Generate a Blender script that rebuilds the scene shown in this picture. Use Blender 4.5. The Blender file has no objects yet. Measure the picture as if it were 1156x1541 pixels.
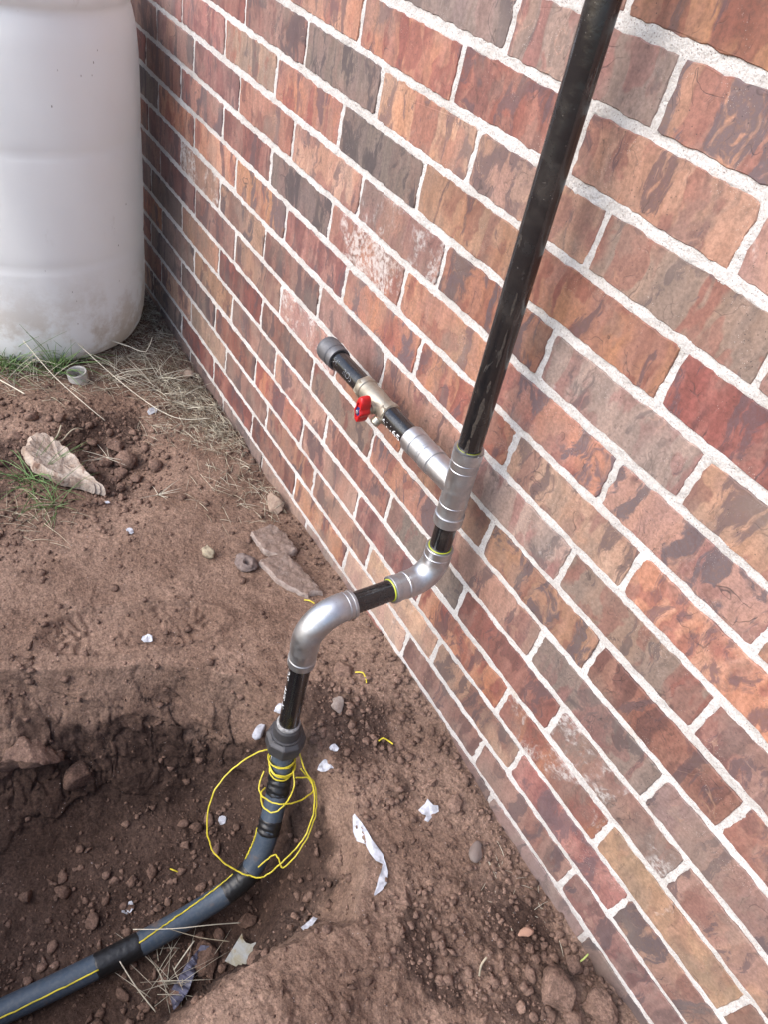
import bpy, bmesh, math, random
import numpy as np
from mathutils import Vector, Matrix

random.seed(7)
RNG = np.random.default_rng(11)
SC = bpy.context.scene
COL = SC.collection

# ------------------------------------------------------------------ camera
cam_d = bpy.data.cameras.new('camera')
cam = bpy.data.objects.new('camera', cam_d)
COL.objects.link(cam)
cam_d.sensor_fit = 'HORIZONTAL'
cam_d.sensor_width = 36.0
cam_d.lens = 33.91
cam_d.clip_start = 0.02
cam_d.clip_end = 400
_right = Vector((0.51405, 0.83409, 0.20013))
_down = Vector((0.65894, -0.23463, -0.71466))
_fwd = Vector((-0.54914, 0.49924, -0.67023))
cam.matrix_world = Matrix(((_right.x, -_down.x, -_fwd.x, 0.7465),
                           (_right.y, -_down.y, -_fwd.y, -0.6697),
                           (_right.z, -_down.z, -_fwd.z, 1.1730),
                           (0, 0, 0, 1)))
SC.camera = cam

# ------------------------------------------------------------------ sky, sun, exposure
SUN_EL, SUN_AZ = math.radians(41), math.radians(192)   # azimuth clockwise from +Y
w = bpy.data.worlds.new('World')
SC.world = w
w.use_nodes = True
wt = w.node_tree
for n in list(wt.nodes):
    wt.nodes.remove(n)
sky = wt.nodes.new('ShaderNodeTexSky')
sky.sky_type = 'NISHITA'
sky.sun_disc = False
sky.sun_elevation = SUN_EL
sky.sun_rotation = SUN_AZ
sky.air_density = 1.0
sky.dust_density = 3.0
hs = wt.nodes.new('ShaderNodeHueSaturation')
hs.inputs['Saturation'].default_value = 1.05
bg = wt.nodes.new('ShaderNodeBackground')
bg.inputs['Strength'].default_value = 0.125
wo = wt.nodes.new('ShaderNodeOutputWorld')
wt.links.new(sky.outputs[0], hs.inputs['Color'])
wt.links.new(hs.outputs[0], bg.inputs['Color'])
wt.links.new(bg.outputs[0], wo.inputs['Surface'])

sl = bpy.data.lights.new('sun', 'SUN')
sl.energy = 1.25
sl.angle = math.radians(62)
sl.color = (0.90, 0.945, 1.0)
so = bpy.data.objects.new('sun', sl)
COL.objects.link(so)
sd = Vector((math.sin(SUN_AZ) * math.cos(SUN_EL), math.cos(SUN_AZ) * math.cos(SUN_EL), math.sin(SUN_EL)))
so.rotation_euler = (-sd).to_track_quat('-Z', 'Y').to_euler()
so.location = sd * 8

SC.view_settings.view_transform = 'Standard'
SC.view_settings.look = 'None'
SC.view_settings.exposure = 1.36
SC.view_settings.gamma = 1.0
SC.view_settings.use_curve_mapping = False
SC.render.engine = 'CYCLES'
SC.cycles.max_bounces = 4
SC.cycles.adaptive_threshold = 0.02

# ------------------------------------------------------------------ helpers
def tag(o, label=None, cat=None, group=None, kind=None):
    if label: o['label'] = label
    if cat: o['category'] = cat
    if group: o['group'] = group
    if kind: o['kind'] = kind
    return o

def empty(name, loc):
    o = bpy.data.objects.new(name, None)
    o.empty_display_size = 0.05
    o.location = loc
    COL.objects.link(o)
    return o

def obj(name, me, mat, parent=None):
    """link a mesh whose vertices are in world coordinates; a parent keeps it in place"""
    o = bpy.data.objects.new(name, me)
    COL.objects.link(o)
    if mat and not me.materials:
        me.materials.append(mat)
    if parent is not None:
        o.parent = parent
        if parent.type == 'EMPTY':
            o.matrix_parent_inverse = Matrix.Translation(parent.location).inverted()
    return o

def single(name, me, mat, label, cat, group=None, kind=None):
    """a top-level thing that is one mesh: its origin goes to its base"""
    n = len(me.vertices); co = np.empty(n * 3, np.float32); me.vertices.foreach_get('co', co)
    co = co.reshape(-1, 3)
    org = np.array([co[:, 0].mean(), co[:, 1].mean(), co[:, 2].min()])
    me.vertices.foreach_set('co', (co - org).astype(np.float32).ravel()); me.update()
    o = obj(name, me, mat)
    o.location = org.tolist()
    return tag(o, label, cat, group, kind)

def mesh(name, verts, faces, smooth=True):
    me = bpy.data.meshes.new(name)
    me.from_pydata([tuple(map(float, v)) for v in verts], [], faces)
    me.update()
    if smooth:
        me.polygons.foreach_set('use_smooth', [True] * len(me.polygons))
    return me

def np_mesh(name, V, F, smooth=True):
    """V (n,3) float, F (m,3|4) int arrays"""
    V = np.ascontiguousarray(V, np.float32); F = np.ascontiguousarray(F, np.int32)
    me = bpy.data.meshes.new(name)
    me.vertices.add(len(V)); me.vertices.foreach_set('co', V.ravel())
    k = F.shape[1]
    me.loops.add(F.size); me.loops.foreach_set('vertex_index', F.ravel())
    me.polygons.add(len(F))
    me.polygons.foreach_set('loop_start', np.arange(0, F.size, k, dtype=np.int32))
    me.polygons.foreach_set('loop_total', np.full(len(F), k, np.int32))
    if smooth:
        me.polygons.foreach_set('use_smooth', np.ones(len(F), bool))
    me.update(calc_edges=True); me.validate()
    return me

# ---- numpy gradient noise
def _hash(ix, iy, seed):
    h = (ix.astype(np.int64) * 374761393 + iy.astype(np.int64) * 668265263 + seed * 1442695041) & 0xFFFFFFFF
    h = ((h ^ (h >> 13)) * 1274126177) & 0xFFFFFFFF
    h = (h ^ (h >> 16)) & 0xFFFFFFFF
    return h

def gnoise(x, y, seed=0):
    x = np.asarray(x, float); y = np.asarray(y, float)
    x0 = np.floor(x); y0 = np.floor(y)
    fx = x - x0; fy = y - y0
    u = fx * fx * fx * (fx * (fx * 6 - 15) + 10); v = fy * fy * fy * (fy * (fy * 6 - 15) + 10)
    def g(dx, dy):
        a = _hash(x0 + dx, y0 + dy, seed) * (2 * np.pi / 4294967296.0)
        return np.cos(a) * (fx - dx) + np.sin(a) * (fy - dy)
    a = g(0, 0); b = g(1, 0); c = g(0, 1); d = g(1, 1)
    return 1.5 * ((a + (b - a) * u) * (1 - v) + (c + (d - c) * u) * v)

def fbm(x, y, oct=4, seed=0, gain=0.5):
    s = 0; a = 1.0; t = 0
    for o in range(oct):
        s = s + a * gnoise(x * 2 ** o + o * 17.3, y * 2 ** o - o * 9.1, seed + o); t += a; a *= gain
    return s / t

def worley(x, y, seed=0):
    """distance to nearest jittered cell point and a random value for that cell"""
    x = np.asarray(x, float); y = np.asarray(y, float)
    x0 = np.floor(x); y0 = np.floor(y)
    best = np.full(x.shape, 9.0); second = np.full(x.shape, 9.0); val = np.zeros(x.shape)
    for dx in (-1, 0, 1):
        for dy in (-1, 0, 1):
            cx = x0 + dx; cy = y0 + dy
            px = cx + (_hash(cx, cy, seed) / 4294967296.0); py = cy + (_hash(cx, cy, seed + 77) / 4294967296.0)
            d = np.hypot(px - x, py - y)
            closer = d < best
            second = np.where(closer, best, np.minimum(second, d))
            val = np.where(closer, _hash(cx, cy, seed + 155) / 4294967296.0, val)
            best = np.where(closer, d, best)
    return best, second, val

def sstep(a, b, x):
    t = np.clip((x - a) / (b - a), 0, 1)
    return t * t * (3 - 2 * t)

def poly_sd(px, py, poly):
    """signed distance to polygon, negative inside"""
    px = np.asarray(px, float); py = np.asarray(py, float)
    d = np.full(px.shape, 1e9); inside = np.zeros(px.shape, bool)
    n = len(poly)
    for i in range(n):
        ax, ay = poly[i]; bx, by = poly[(i + 1) % n]
        ex, ey = bx - ax, by - ay
        t = np.clip(((px - ax) * ex + (py - ay) * ey) / (ex * ex + ey * ey), 0, 1)
        d = np.minimum(d, np.hypot(px - ax - t * ex, py - ay - t * ey))
        cond = ((ay > py) != (by > py)) & (px < (bx - ax) * (py - ay) / (by - ay + 1e-12) + ax)
        inside ^= cond
    return np.where(inside, -d, d)
# ------------------------------------------------------------------ the lie of the ground
RIM = [(0.10, -1.05), (-0.08, -1.00), (-0.14, -0.88), (-0.125, -0.70), (-0.045, -0.47), (0.06, -0.30), (0.15, -0.245), (0.24, -0.222),
       (0.36, -0.215), (0.46, -0.235), (0.535, -0.30), (0.515, -0.38), (0.52, -0.50), (0.545, -0.66), (0.56, -0.90), (0.48, -1.03), (0.30, -1.07)]  # far end closed early, out of view, added to keep low light out
FLOOR = [(0.22, -0.97), (0.13, -0.94), (0.10, -0.86), (0.115, -0.75), (0.135, -0.53), (0.140, -0.41), (0.190, -0.340), (0.30, -0.335),
         (0.40, -0.385), (0.455, -0.44), (0.465, -0.55), (0.47, -0.75), (0.47, -0.90), (0.38, -0.97)]
WALLX = [-3, -1.3, -0.88, -0.44, -0.25, -0.05, 0.17, 0.35, 0.53, 0.69, 0.85, 1.2, 3]
WALLZ = [0, 0.004, -0.024, -0.025, -0.006, 0.004, 0.015, 0.012, -0.017, -0.025, -0.004, 0.0, 0]

def pit_t(x, y):
    wx = x + 0.010 * gnoise(x * 7, y * 7, 31) + 0.005 * gnoise(x * 26, y * 26, 32)
    wy = y + 0.010 * gnoise(x * 7 + 5, y * 7, 33) + 0.005 * gnoise(x * 26, y * 26 + 4, 34)
    a = np.maximum(-poly_sd(wx, wy, RIM), 0); b = np.maximum(poly_sd(wx, wy, FLOOR), 0)
    return a / (a + b + 1e-6)

def loose_mask(x, y):
    """where the soil lies loose and crumbly (1) or trodden firm (0)"""
    m = 0.12 + 0 * x
    g = lambda cx, cy, sx, sy: np.exp(-((x - cx) / sx) ** 2 - ((y - cy) / sy) ** 2)
    m = m + 0.9 * g(0.22, -0.15, 0.11, 0.09) + 0.5 * g(0.38, -0.14, 0.10, 0.07) + 1.0 * g(0.72, -0.10, 0.12, 0.10) + 0.9 * g(0.62, -0.20, 0.10, 0.07)
    m = m + 1.0 * g(-0.62, -0.36, 0.20, 0.13) + 0.45 * g(-0.70, -0.60, 0.20, 0.14) + 0.5 * g(0.3, -0.6, 0.14, 0.3) + 0.6 * g(0.21, -0.40, 0.05, 0.08)
    m = m + 0.35 * gnoise(x * 6, y * 6, 51)
    return np.clip(m, 0, 1)

def height(x, y, fine=True):
    x = np.asarray(x, float); y = np.asarray(y, float)
    z = np.interp(x, WALLX, WALLZ) * np.exp(np.minimum(y, 0) / 0.16)
    z = z + 0.010 * fbm(x * 2.6, y * 2.6, 3, 1) + 0.013 * np.exp(np.minimum(y, 0) / 0.025) * gnoise(x * 11, y * 5, 3) * (1 + 1.5 * gnoise(x * 37, y * 12, 4))
    # rolling lip of the near spoil and the hollow by the drum
    g = lambda cx, cy, sx, sy: np.exp(-((x - cx) / sx) ** 2 - ((y - cy) / sy) ** 2)
    z = z + 0.040 * g(0.595, -0.50, 0.075, 0.17) + 0.010 * g(0.55, -0.33, 0.06, 0.05)
    z = z - 0.040 * g(-0.59, -0.32, 0.13, 0.11) + 0.018 * g(-0.80, -0.42, 0.10, 0.10) - 0.02 * g(-0.60, -0.55, 0.12, 0.05)
    z = z + 0.012 * g(-0.36, -0.28, 0.05, 0.10)
    z = z - 0.035 * g(0.22, -0.255, 0.06, 0.035)
    z = z + 0.30 * np.exp(-((x - 0.20) / 0.65) ** 2 - ((y + 1.32) / 0.21) ** 2)      # unseen heap added past the trench end to shade its floor
    t = pit_t(x, y)
    tt = np.clip(t, 0, 1)
    prof = 0.25 * sstep(0, 1, tt) + 0.75 * np.clip(tt * 1.05 - 0.02, 0, 1) ** 0.78
    z = z - 0.268 * prof
    if fine:
        L = loose_mask(x, y)
        mid = np.exp(-((tt - 0.45) / 0.30) ** 2) * (tt > 0)
        # firm soil: faint prints and pressed scales
        wv, w2, rv = worley(x * 17 + 0.8 * gnoise(x * 9, y * 9, 71), y * 17 + 0.8 * gnoise(x * 9, y * 9, 72), 5)
        z = z + (0.0022 * (rv - 0.5) + 0.0016 * gnoise(x * 30, y * 30, 8)) * (1 - L) * (1 - 0.6 * mid)
        z = z + (0.0020 + 0.0030 * L) * fbm(x * 18, y * 18, 5, 9, 0.6)
        # crumbs
        c1, c2, r1 = worley(x * 60, y * 60, 12)
        z = z + L * 0.0085 * np.maximum(0, 0.55 - c1) * (0.3 + r1)
        c1, c2, r1 = worley(x * 130, y * 130, 13)
        z = z + (0.18 + L) * 0.0032 * np.maximum(0, 0.6 - c1) * (0.3 + r1)
        # spade-cut side: slabs, cracks and drag marks down the slope
        s1, s2, sr = worley(x * 11 + 1.5 * fbm(x * 8, y * 8, 3, 41), y * 16 + 1.5 * fbm(x * 8, y * 8, 3, 42), 43)
        z = z + mid * (0.013 * (sr - 0.5) - 0.006 * sstep(0.10, 0.0, s2 - s1))
        rdg = 1 - np.abs(fbm(x * 15 + 0.5 * gnoise(x * 30, y * 30, 63), y * 24, 4, 64, 0.6)) * 2
        z = z + mid * 0.008 * (rdg - 0.6) + (0.12 + mid) * 0.006 * fbm(x * 55, y * 55, 3, 66, 0.6)
        s1, s2, sr = worley(x * 30 + fbm(x * 20, y * 20, 2, 45), y * 34, 44)
        z = z + mid * (0.014 * (sr - 0.5) - 0.007 * sstep(0.12, 0.0, s2 - s1)) * sstep(-0.3, 0.3, gnoise(x * 9, y * 9, 67))
        z = z + mid * 0.012 * gnoise(x * 6 + y * 12, y * 44 - x * 40, 46) * sstep(-0.2, 0.3, gnoise(x * 5, y * 5, 47))
        mound = g(0.60, -0.42, 0.13, 0.22)
        z = z + mound * (0.010 * fbm(x * 16, y * 16, 4, 111, 0.6) + 0.004 * fbm(x * 60, y * 60, 3, 112, 0.6))
        # boot print
        u = (x + 0.107) * 0.26 + (y + 0.43) * 0.965; v = -(x + 0.107) * 0.965 + (y + 0.43) * 0.26
        sole = sstep(1.15, 0.9, np.sqrt((u / 0.15) ** 2 + (v / (0.050 - 0.014 * np.cos(u * 28))) ** 2))
        tread = np.clip(2.0 * np.sin(u * 260 + 2.6 * np.sin(v * 85 + u * 20)) * np.sin(v * 150 + 3 * gnoise(u * 30, v * 30, 3)), -1, 1) * sstep(-0.2, 0.4, gnoise(x * 18, y * 18, 87))
        z = z - sole * (0.0058 + 0.0026 * tread)
        rim = np.exp(-((np.sqrt((u / 0.155) ** 2 + (v / 0.055) ** 2) - 1.12) / 0.10) ** 2)
        z = z + 0.0050 * rim
    return z

# ------------------------------------------------------------------ materials
class NT:
    def __init__(s, name, rough=0.8, metal=0.0):
        s.m = bpy.data.materials.new(name); s.m.use_nodes = True
        s.t = s.m.node_tree; s.b = s.t.nodes['Principled BSDF']
        s.b.inputs['Roughness'].default_value = rough; s.b.inputs['Metallic'].default_value = metal
    def n(s, typ, ins=None, **kw):
        nd = s.t.nodes.new('ShaderNode' + typ)
        for k, v in kw.items(): setattr(nd, k, v)
        for k, v in (ins or {}).items():
            if hasattr(v, 'is_output') or isinstance(v, bpy.types.NodeSocket): s.t.links.new(v, nd.inputs[k])
            else: nd.inputs[k].default_value = v
        return nd
    def link(s, a, b): s.t.links.new(a, b)
    def math(s, op, a, b=None, clamp=False):
        nd = s.t.nodes.new('ShaderNodeMath'); nd.operation = op; nd.use_clamp = clamp
        for i, v in enumerate((a, b)):
            if v is None: continue
            if isinstance(v, bpy.types.NodeSocket): s.link(v, nd.inputs[i])
            else: nd.inputs[i].default_value = v
        return nd.outputs[0]
    def mix(s, f, a, b, blend='MIX'):
        nd = s.t.nodes.new('ShaderNodeMix'); nd.data_type = 'RGBA'; nd.blend_type = blend
        for k, v in ((0, f), (6, a), (7, b)):
            if isinstance(v, bpy.types.NodeSocket): s.link(v, nd.inputs[k])
            elif k == 0: nd.inputs[0].default_value = v
            else: nd.inputs[k].default_value = (*v[:3], 1)
        return nd.outputs[2]
    def ramp(s, f, lo, hi, a=0.0, b=1.0):
        nd = s.t.nodes.new('ShaderNodeMapRange'); nd.interpolation_type = 'SMOOTHSTEP'
        s.link(f, nd.inputs[0])
        for i, v in enumerate((lo, hi, a, b)): nd.inputs[i + 1].default_value = v
        return nd.outputs[0]
    def noise(s, vec, scale, detail=3, rough=0.55, dist=0.0):
        nd = s.n('TexNoise', {'Scale': scale, 'Detail': detail, 'Roughness': rough, 'Distortion': dist})
        if vec is not None: s.link(vec, nd.inputs['Vector'])
        return nd.outputs['Fac']
    def voro(s, vec, scale, out='Distance', feature='F1'):
        nd = s.n('TexVoronoi', {'Scale': scale}, feature=feature)
        if vec is not None: s.link(vec, nd.inputs['Vector'])
        return nd.outputs[out]
    def bump(s, h, dist=0.001, strength=1.0, prev=None):
        nd = s.n('Bump', {'Height': h, 'Distance': dist, 'Strength': strength})
        if prev is not None: s.link(prev, nd.inputs['Normal'])
        return nd.outputs[0]
    def coord(s, which='Object'): return s.n('TexCoord').outputs[which]
    def pos(s): return s.n('NewGeometry').outputs['Position']
    def done(s, col, normal=None, rough=None):
        if isinstance(col, bpy.types.NodeSocket): s.link(col, s.b.inputs['Base Color'])
        else: s.b.inputs['Base Color'].default_value = (*col, 1)
        if normal is not None: s.link(normal, s.b.inputs['Normal'])
        if rough is not None: s.link(rough, s.b.inputs['Roughness'])
        return s.m

RED, DRED, PINK = (0.225, 0.080, 0.061), (0.150, 0.060, 0.053), (0.285, 0.135, 0.104)
ORG, TAN, PEACH = (0.365, 0.165, 0.092), (0.33, 0.20, 0.13), (0.41, 0.225, 0.145)
GRY, DRK, PURP = (0.210, 0.152, 0.125), (0.075, 0.057, 0.062), (0.105, 0.064, 0.070)

def splash(k, col):
    """mud spattered on the lowest courses: an uneven, blotchy stain"""
    p = k.pos(); z = k.n('SeparateXYZ', {0: p}).outputs[2]
    f = k.math('ADD', z, k.math('MULTIPLY', k.math('SUBTRACT', k.noise(p, 16, 5, 0.7), 0.5), 0.11))
    f = k.ramp(f, -0.015, 0.040, 0.45, 0.0)
    return k.mix(k.math('MULTIPLY', f, k.ramp(k.noise(p, 180, 3, 0.7), 0.32, 0.58, 0.45, 1.0)), col, (0.165, 0.112, 0.095))

def brick_mat(name, c1, c2, stripe_c, stripe, smear_c, smear, white, lines=0.6):
    k = NT(name, 0.78)
    rnd = k.n('ObjectInfo').outputs['Random']
    off = k.n('CombineXYZ', {0: k.math('MULTIPLY', rnd, 37.0), 1: k.math('MULTIPLY', rnd, 91.0), 2: k.math('MULTIPLY', rnd, 53.0)}).outputs[0]
    v = k.n('VectorMath', {0: k.coord(), 1: off}, operation='ADD').outputs[0]
    # flow-like warp of the clay skin
    wn = k.n('TexNoise', {'Scale': 22.0, 'Detail': 2.0, 'Vector': v}).outputs['Color']
    wv = k.n('VectorMath', {0: k.n('VectorMath', {0: wn, 1: (0.5, 0.5, 0.5)}, operation='SUBTRACT').outputs[0], 'Scale': 0.03}, operation='SCALE').outputs[0]
    vw = k.n('VectorMath', {0: v, 1: wv}, operation='ADD').outputs[0]
    vs = k.n('Mapping', {'Vector': vw, 'Scale': (1.0, 1.0, 0.32)}).outputs[0]
    # broad tone, body colours
    base = k.mix(k.ramp(k.noise(vs, 14, 4, 0.6), 0.35, 0.66), c1, c2)
    # upright bands
    vb = k.n('Mapping', {'Vector': vw, 'Scale': (1.0, 1.0, 0.10)}).outputs[0]
    band = k.ramp(k.noise(vb, 26, 2, 0.5), 0.515, 0.565)
    patch = k.ramp(k.noise(v, 11, 2, 0.5), 0.40, 0.58)
    col = k.mix(k.math('MULTIPLY', k.math('MULTIPLY', band, patch), stripe), base, stripe_c)
    blt = k.ramp(k.noise(k.n('Mapping', {'Vector': vw, 'Location': (7.3, 2.2, 4.4), 'Scale': (1, 1, 0.55)}).outputs[0], 20, 3, 0.5), 0.555, 0.59)
    col = k.mix(k.math('MULTIPLY', blt, 0.75 * stripe), col, stripe_c)
    blg = k.ramp(k.noise(k.n('Mapping', {'Vector': vw, 'Location': (1.3, 5.2, 9.4), 'Scale': (1, 1, 0.5)}).outputs[0], 16, 4, 0.6), 0.55, 0.595)
    col = k.mix(k.math('MULTIPLY', blg, 0.28), col, GRY)
    fib = k.noise(k.n('Mapping', {'Vector': vw, 'Scale': (1, 1, 0.14)}).outputs[0], 75, 3, 0.6)
    col = k.mix(0.30, col, k.mix(k.ramp(fib, 0.3, 0.7), (0.24, 0.24, 0.24), (0.74, 0.74, 0.74)), 'OVERLAY')
    # fired dark smears with fairly crisp edges
    sm = k.noise(vs, 21, 6, 0.66, 0.7)
    smf = k.ramp(sm, 0.63 - 0.20 * smear, 0.675 - 0.18 * smear)
    grain = k.noise(v, 230, 4, 0.75)
    smf = k.math('MULTIPLY', smf, k.ramp(grain, 0.30, 0.55, 0.55, 1.0))
    col = k.mix(k.math('MULTIPLY', smf, min(1.0, 0.30 + smear)), col, smear_c)
    # greyish flashing toward random sides
    col = k.mix(k.ramp(k.noise(v, 9, 2), 0.50, 0.70, 0.0, 0.45), col, GRY)
    # folds: thin contour lines of a warped field
    iso = k.noise(vw, 13, 2, 0.5, 1.4)
    ln = k.ramp(k.math('ABSOLUTE', k.math('SUBTRACT', iso, 0.56)), 0.0, 0.009, 1.0, 0.0)
    ln = k.math('MULTIPLY', ln, k.ramp(k.noise(v, 17, 2), 0.48, 0.60))
    col = k.mix(k.math('MULTIPLY', ln, lines), col, (0.06, 0.04, 0.04))
    iso2 = k.noise(vs, 34, 2, 0.5, 1.0)
    ln2 = k.ramp(k.math('ABSOLUTE', k.math('SUBTRACT', iso2, 0.52)), 0.0, 0.010, 1.0, 0.0)
    ln2 = k.math('MULTIPLY', ln2, k.ramp(k.noise(v, 21, 2), 0.52, 0.62))
    col = k.mix(k.math('MULTIPLY', ln2, 0.38), col, (0.055, 0.036, 0.036))
    pl = k.ramp(k.math('ABSOLUTE', k.math('SUBTRACT', iso, 0.43)), 0.0, 0.016, 1.0, 0.0)
    pl = k.math('MULTIPLY', pl, k.ramp(k.noise(v, 15, 2), 0.55, 0.66))
    col = k.mix(k.math('MULTIPLY', pl, 0.45), col, PEACH)
    # fine grain and specks
    col = k.mix(0.48, col, k.mix(k.ramp(grain, 0.25, 0.75), (0.2, 0.2, 0.2), (0.78, 0.78, 0.78)), 'OVERLAY')
    sp = k.ramp(k.voro(v, 420), 0.10, 0.20, 1.0, 0.0)
    col = k.mix(k.math('MULTIPLY', sp, k.ramp(k.noise(v, 30, 2), 0.56, 0.68, 0, 0.7)), col, (0.60, 0.55, 0.51))
    pt = k.ramp(k.voro(k.n('VectorMath', {0: v, 1: (3.1, 1.7, 5.2)}, operation='ADD').outputs[0], 170), 0.08, 0.15, 1.0, 0.0)
    col = k.mix(k.math('MULTIPLY', pt, k.ramp(k.noise(v, 24, 2), 0.50, 0.60, 0.0, 0.8)), col, (0.05, 0.038, 0.036))
    # mortar smears and lime
    wsm = k.noise(k.n('Mapping', {'Vector': vw, 'Scale': (1, 1, 0.6)}).outputs[0], 16, 6, 0.7, 0.5)
    wf = k.ramp(wsm, 0.70 - 0.22 * white, 0.80 - 0.20 * white)
    wf = k.math('MULTIPLY', wf, k.ramp(k.noise(v, 120, 3, 0.7), 0.38, 0.60))
    col = k.mix(k.math('MULTIPLY', wf, 0.25 + 0.55 * white), col, (0.62, 0.57, 0.54))
    hsv = k.n('HueSaturation', {'Hue': k.ramp(rnd, 0, 1, 0.492, 0.508), 'Saturation': k.ramp(k.math('FRACT', k.math('MULTIPLY', rnd, 7.7)), 0, 1, 0.76, 1.00),
                                'Value': k.ramp(k.math('FRACT', k.math('MULTIPLY', rnd, 13.3)), 0, 1, 0.66, 0.96), 'Color': col}).outputs[0]
    h = k.math('ADD', k.math('MULTIPLY', iso, 1.2), k.math('ADD', k.math('MULTIPLY', grain, 0.18), k.math('MULTIPLY', sm, 0.8)))
    h = k.math('SUBTRACT', h, k.math('ADD', k.math('MULTIPLY', ln, 0.35), k.math('MULTIPLY', ln2, 0.25)))
    nb = k.bump(h, 0.0010, 0.7)
    hsv = splash(k, hsv)
    return k.done(hsv, nb, k.ramp(grain, 0.2, 0.8, 0.62, 0.88))

BM = {
    'R': brick_mat('brick_red', RED, PINK, DRED, 0.9, PURP, 0.5, 0.15),
    'S': brick_mat('brick_striped', ORG, PINK, RED, 1.0, PURP, 0.5, 0.15),
    'O': brick_mat('brick_orange', ORG, PEACH, RED, 0.8, PURP, 0.48, 0.12),
    'T': brick_mat('brick_tan', TAN, PEACH, PINK, 0.5, GRY, 0.3, 0.45),
    'G': brick_mat('brick_grey', GRY, (0.29, 0.185, 0.135), RED, 0.7, DRK, 0.35, 0.2),
    'D': brick_mat('brick_dark', (0.185, 0.125, 0.115), (0.24, 0.135, 0.11), GRY, 0.6, DRK, 0.55, 0.2),
    'M': brick_mat('brick_smeared', ORG, (0.31, 0.15, 0.11), RED, 0.8, (0.115, 0.080, 0.088), 0.62, 0.15, 0.8),
    'W': brick_mat('brick_limed', PINK, ORG, RED, 0.6, GRY, 0.3, 1.0),
}

def m_mortar():
    k = NT('mortar', 0.92)
    v = k.pos()
    base = k.mix(k.ramp(k.noise(v, 9, 3), 0.35, 0.7), (0.47, 0.455, 0.44), (0.57, 0.558, 0.55))
    g = k.noise(v, 420, 3, 0.7)
    base = k.mix(k.ramp(g, 0.30, 0.58, 0.6, 0.0), base, (0.30, 0.25, 0.225))
    sp = k.ramp(k.voro(v, 300), 0.12, 0.24, 1.0, 0.0)
    base = k.mix(k.math('MULTIPLY', sp, k.ramp(k.noise(v, 70, 2), 0.40, 0.54, 0.0, 0.9)), base, (0.14, 0.10, 0.085))
    st = k.ramp(k.noise(v, 14, 4, 0.65), 0.60, 0.74, 0.0, 0.55)
    base = k.mix(st, base, (0.42, 0.33, 0.26))
    h = k.math('ADD', k.math('MULTIPLY', g, 1.0), k.math('MULTIPLY', k.noise(v, 130, 3, 0.7), 1.6))
    base = splash(k, base)
    return k.done(base, k.bump(h, 0.0013, 0.9))
MORTAR = m_mortar()

def m_soil(name, lo, mid, hi, fine=1.0, sub=False):
    k = NT(name, 0.95)
    k.b.inputs['Specular IOR Level'].default_value = 0.15
    v = k.pos()
    n1 = k.noise(v, 7, 5, 0.6); n2 = k.noise(v, 38, 5, 0.65); n3 = k.noise(v, 260, 4, 0.7)
    col = k.mix(k.ramp(n1, 0.32, 0.68), mid, hi)
    col = k.mix(k.ramp(n2, 0.50, 0.74, 0.0, 0.65), col, lo)
    col = k.mix(k.ramp(k.noise(v, 80, 3, 0.6), 0.54, 0.70, 0.0, 0.45), col, lo)
    col = k.mix(0.45, col, k.mix(k.ramp(n3, 0.25, 0.75), (0.15, 0.15, 0.15), (0.84, 0.84, 0.84)), 'OVERLAY')
    if sub:      # damp deeper soil, with trench shade painted in as darker colour
        at = k.n('Attribute', attribute_name='subsoil_shade').outputs['Fac']
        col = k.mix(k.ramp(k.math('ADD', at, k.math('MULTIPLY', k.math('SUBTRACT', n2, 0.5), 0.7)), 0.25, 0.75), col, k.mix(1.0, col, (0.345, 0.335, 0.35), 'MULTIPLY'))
    for scl, amt in ((170.0, 0.17), (330.0, 0.26)):      # single grains and crumbs, each its own tone
        cell = k.n('SeparateXYZ', {0: k.voro(v, scl, 'Color')}).outputs[0]
        col = k.mix(amt, col, k.mix(k.ramp(cell, 0.0, 1.0), (0.16, 0.16, 0.16), (0.78, 0.77, 0.76)), 'OVERLAY')
    sp = k.ramp(k.voro(v, 150), 0.07, 0.13, 1.0, 0.0)
    col = k.mix(k.math('MULTIPLY', sp, k.ramp(k.noise(v, 45, 2), 0.56, 0.64)), col, (0.42, 0.37, 0.36))
    h = k.math('ADD', k.math('MULTIPLY', n3, 0.5), k.math('MULTIPLY', k.noise(v, 90, 5, 0.7), 2.0))
    return k.done(col, k.bump(h, 0.0024 * fine, 1.0))
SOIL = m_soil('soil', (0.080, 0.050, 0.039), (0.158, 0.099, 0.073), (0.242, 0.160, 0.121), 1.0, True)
CLOD = m_soil('clod', (0.064, 0.041, 0.033), (0.125, 0.078, 0.060), (0.22, 0.142, 0.110), 0.8)

def m_rough(name, c1, c2, scale=60, rough=0.85, bump=0.001, spots=None):
    k = NT(name, rough)
    v = k.coord()
    n = k.noise(v, scale, 5, 0.65)
    col = k.mix(k.ramp(n, 0.32, 0.68), c1, c2)
    if spots: col = k.mix(k.ramp(k.noise(v, scale * 0.6, 4, 0.7, 0.6), 0.54, 0.64, 0, 0.9), col, spots)
    return k.done(col, k.bump(k.math('ADD', n, k.noise(v, scale * 5, 3, 0.7)), bump, 0.9))

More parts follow.
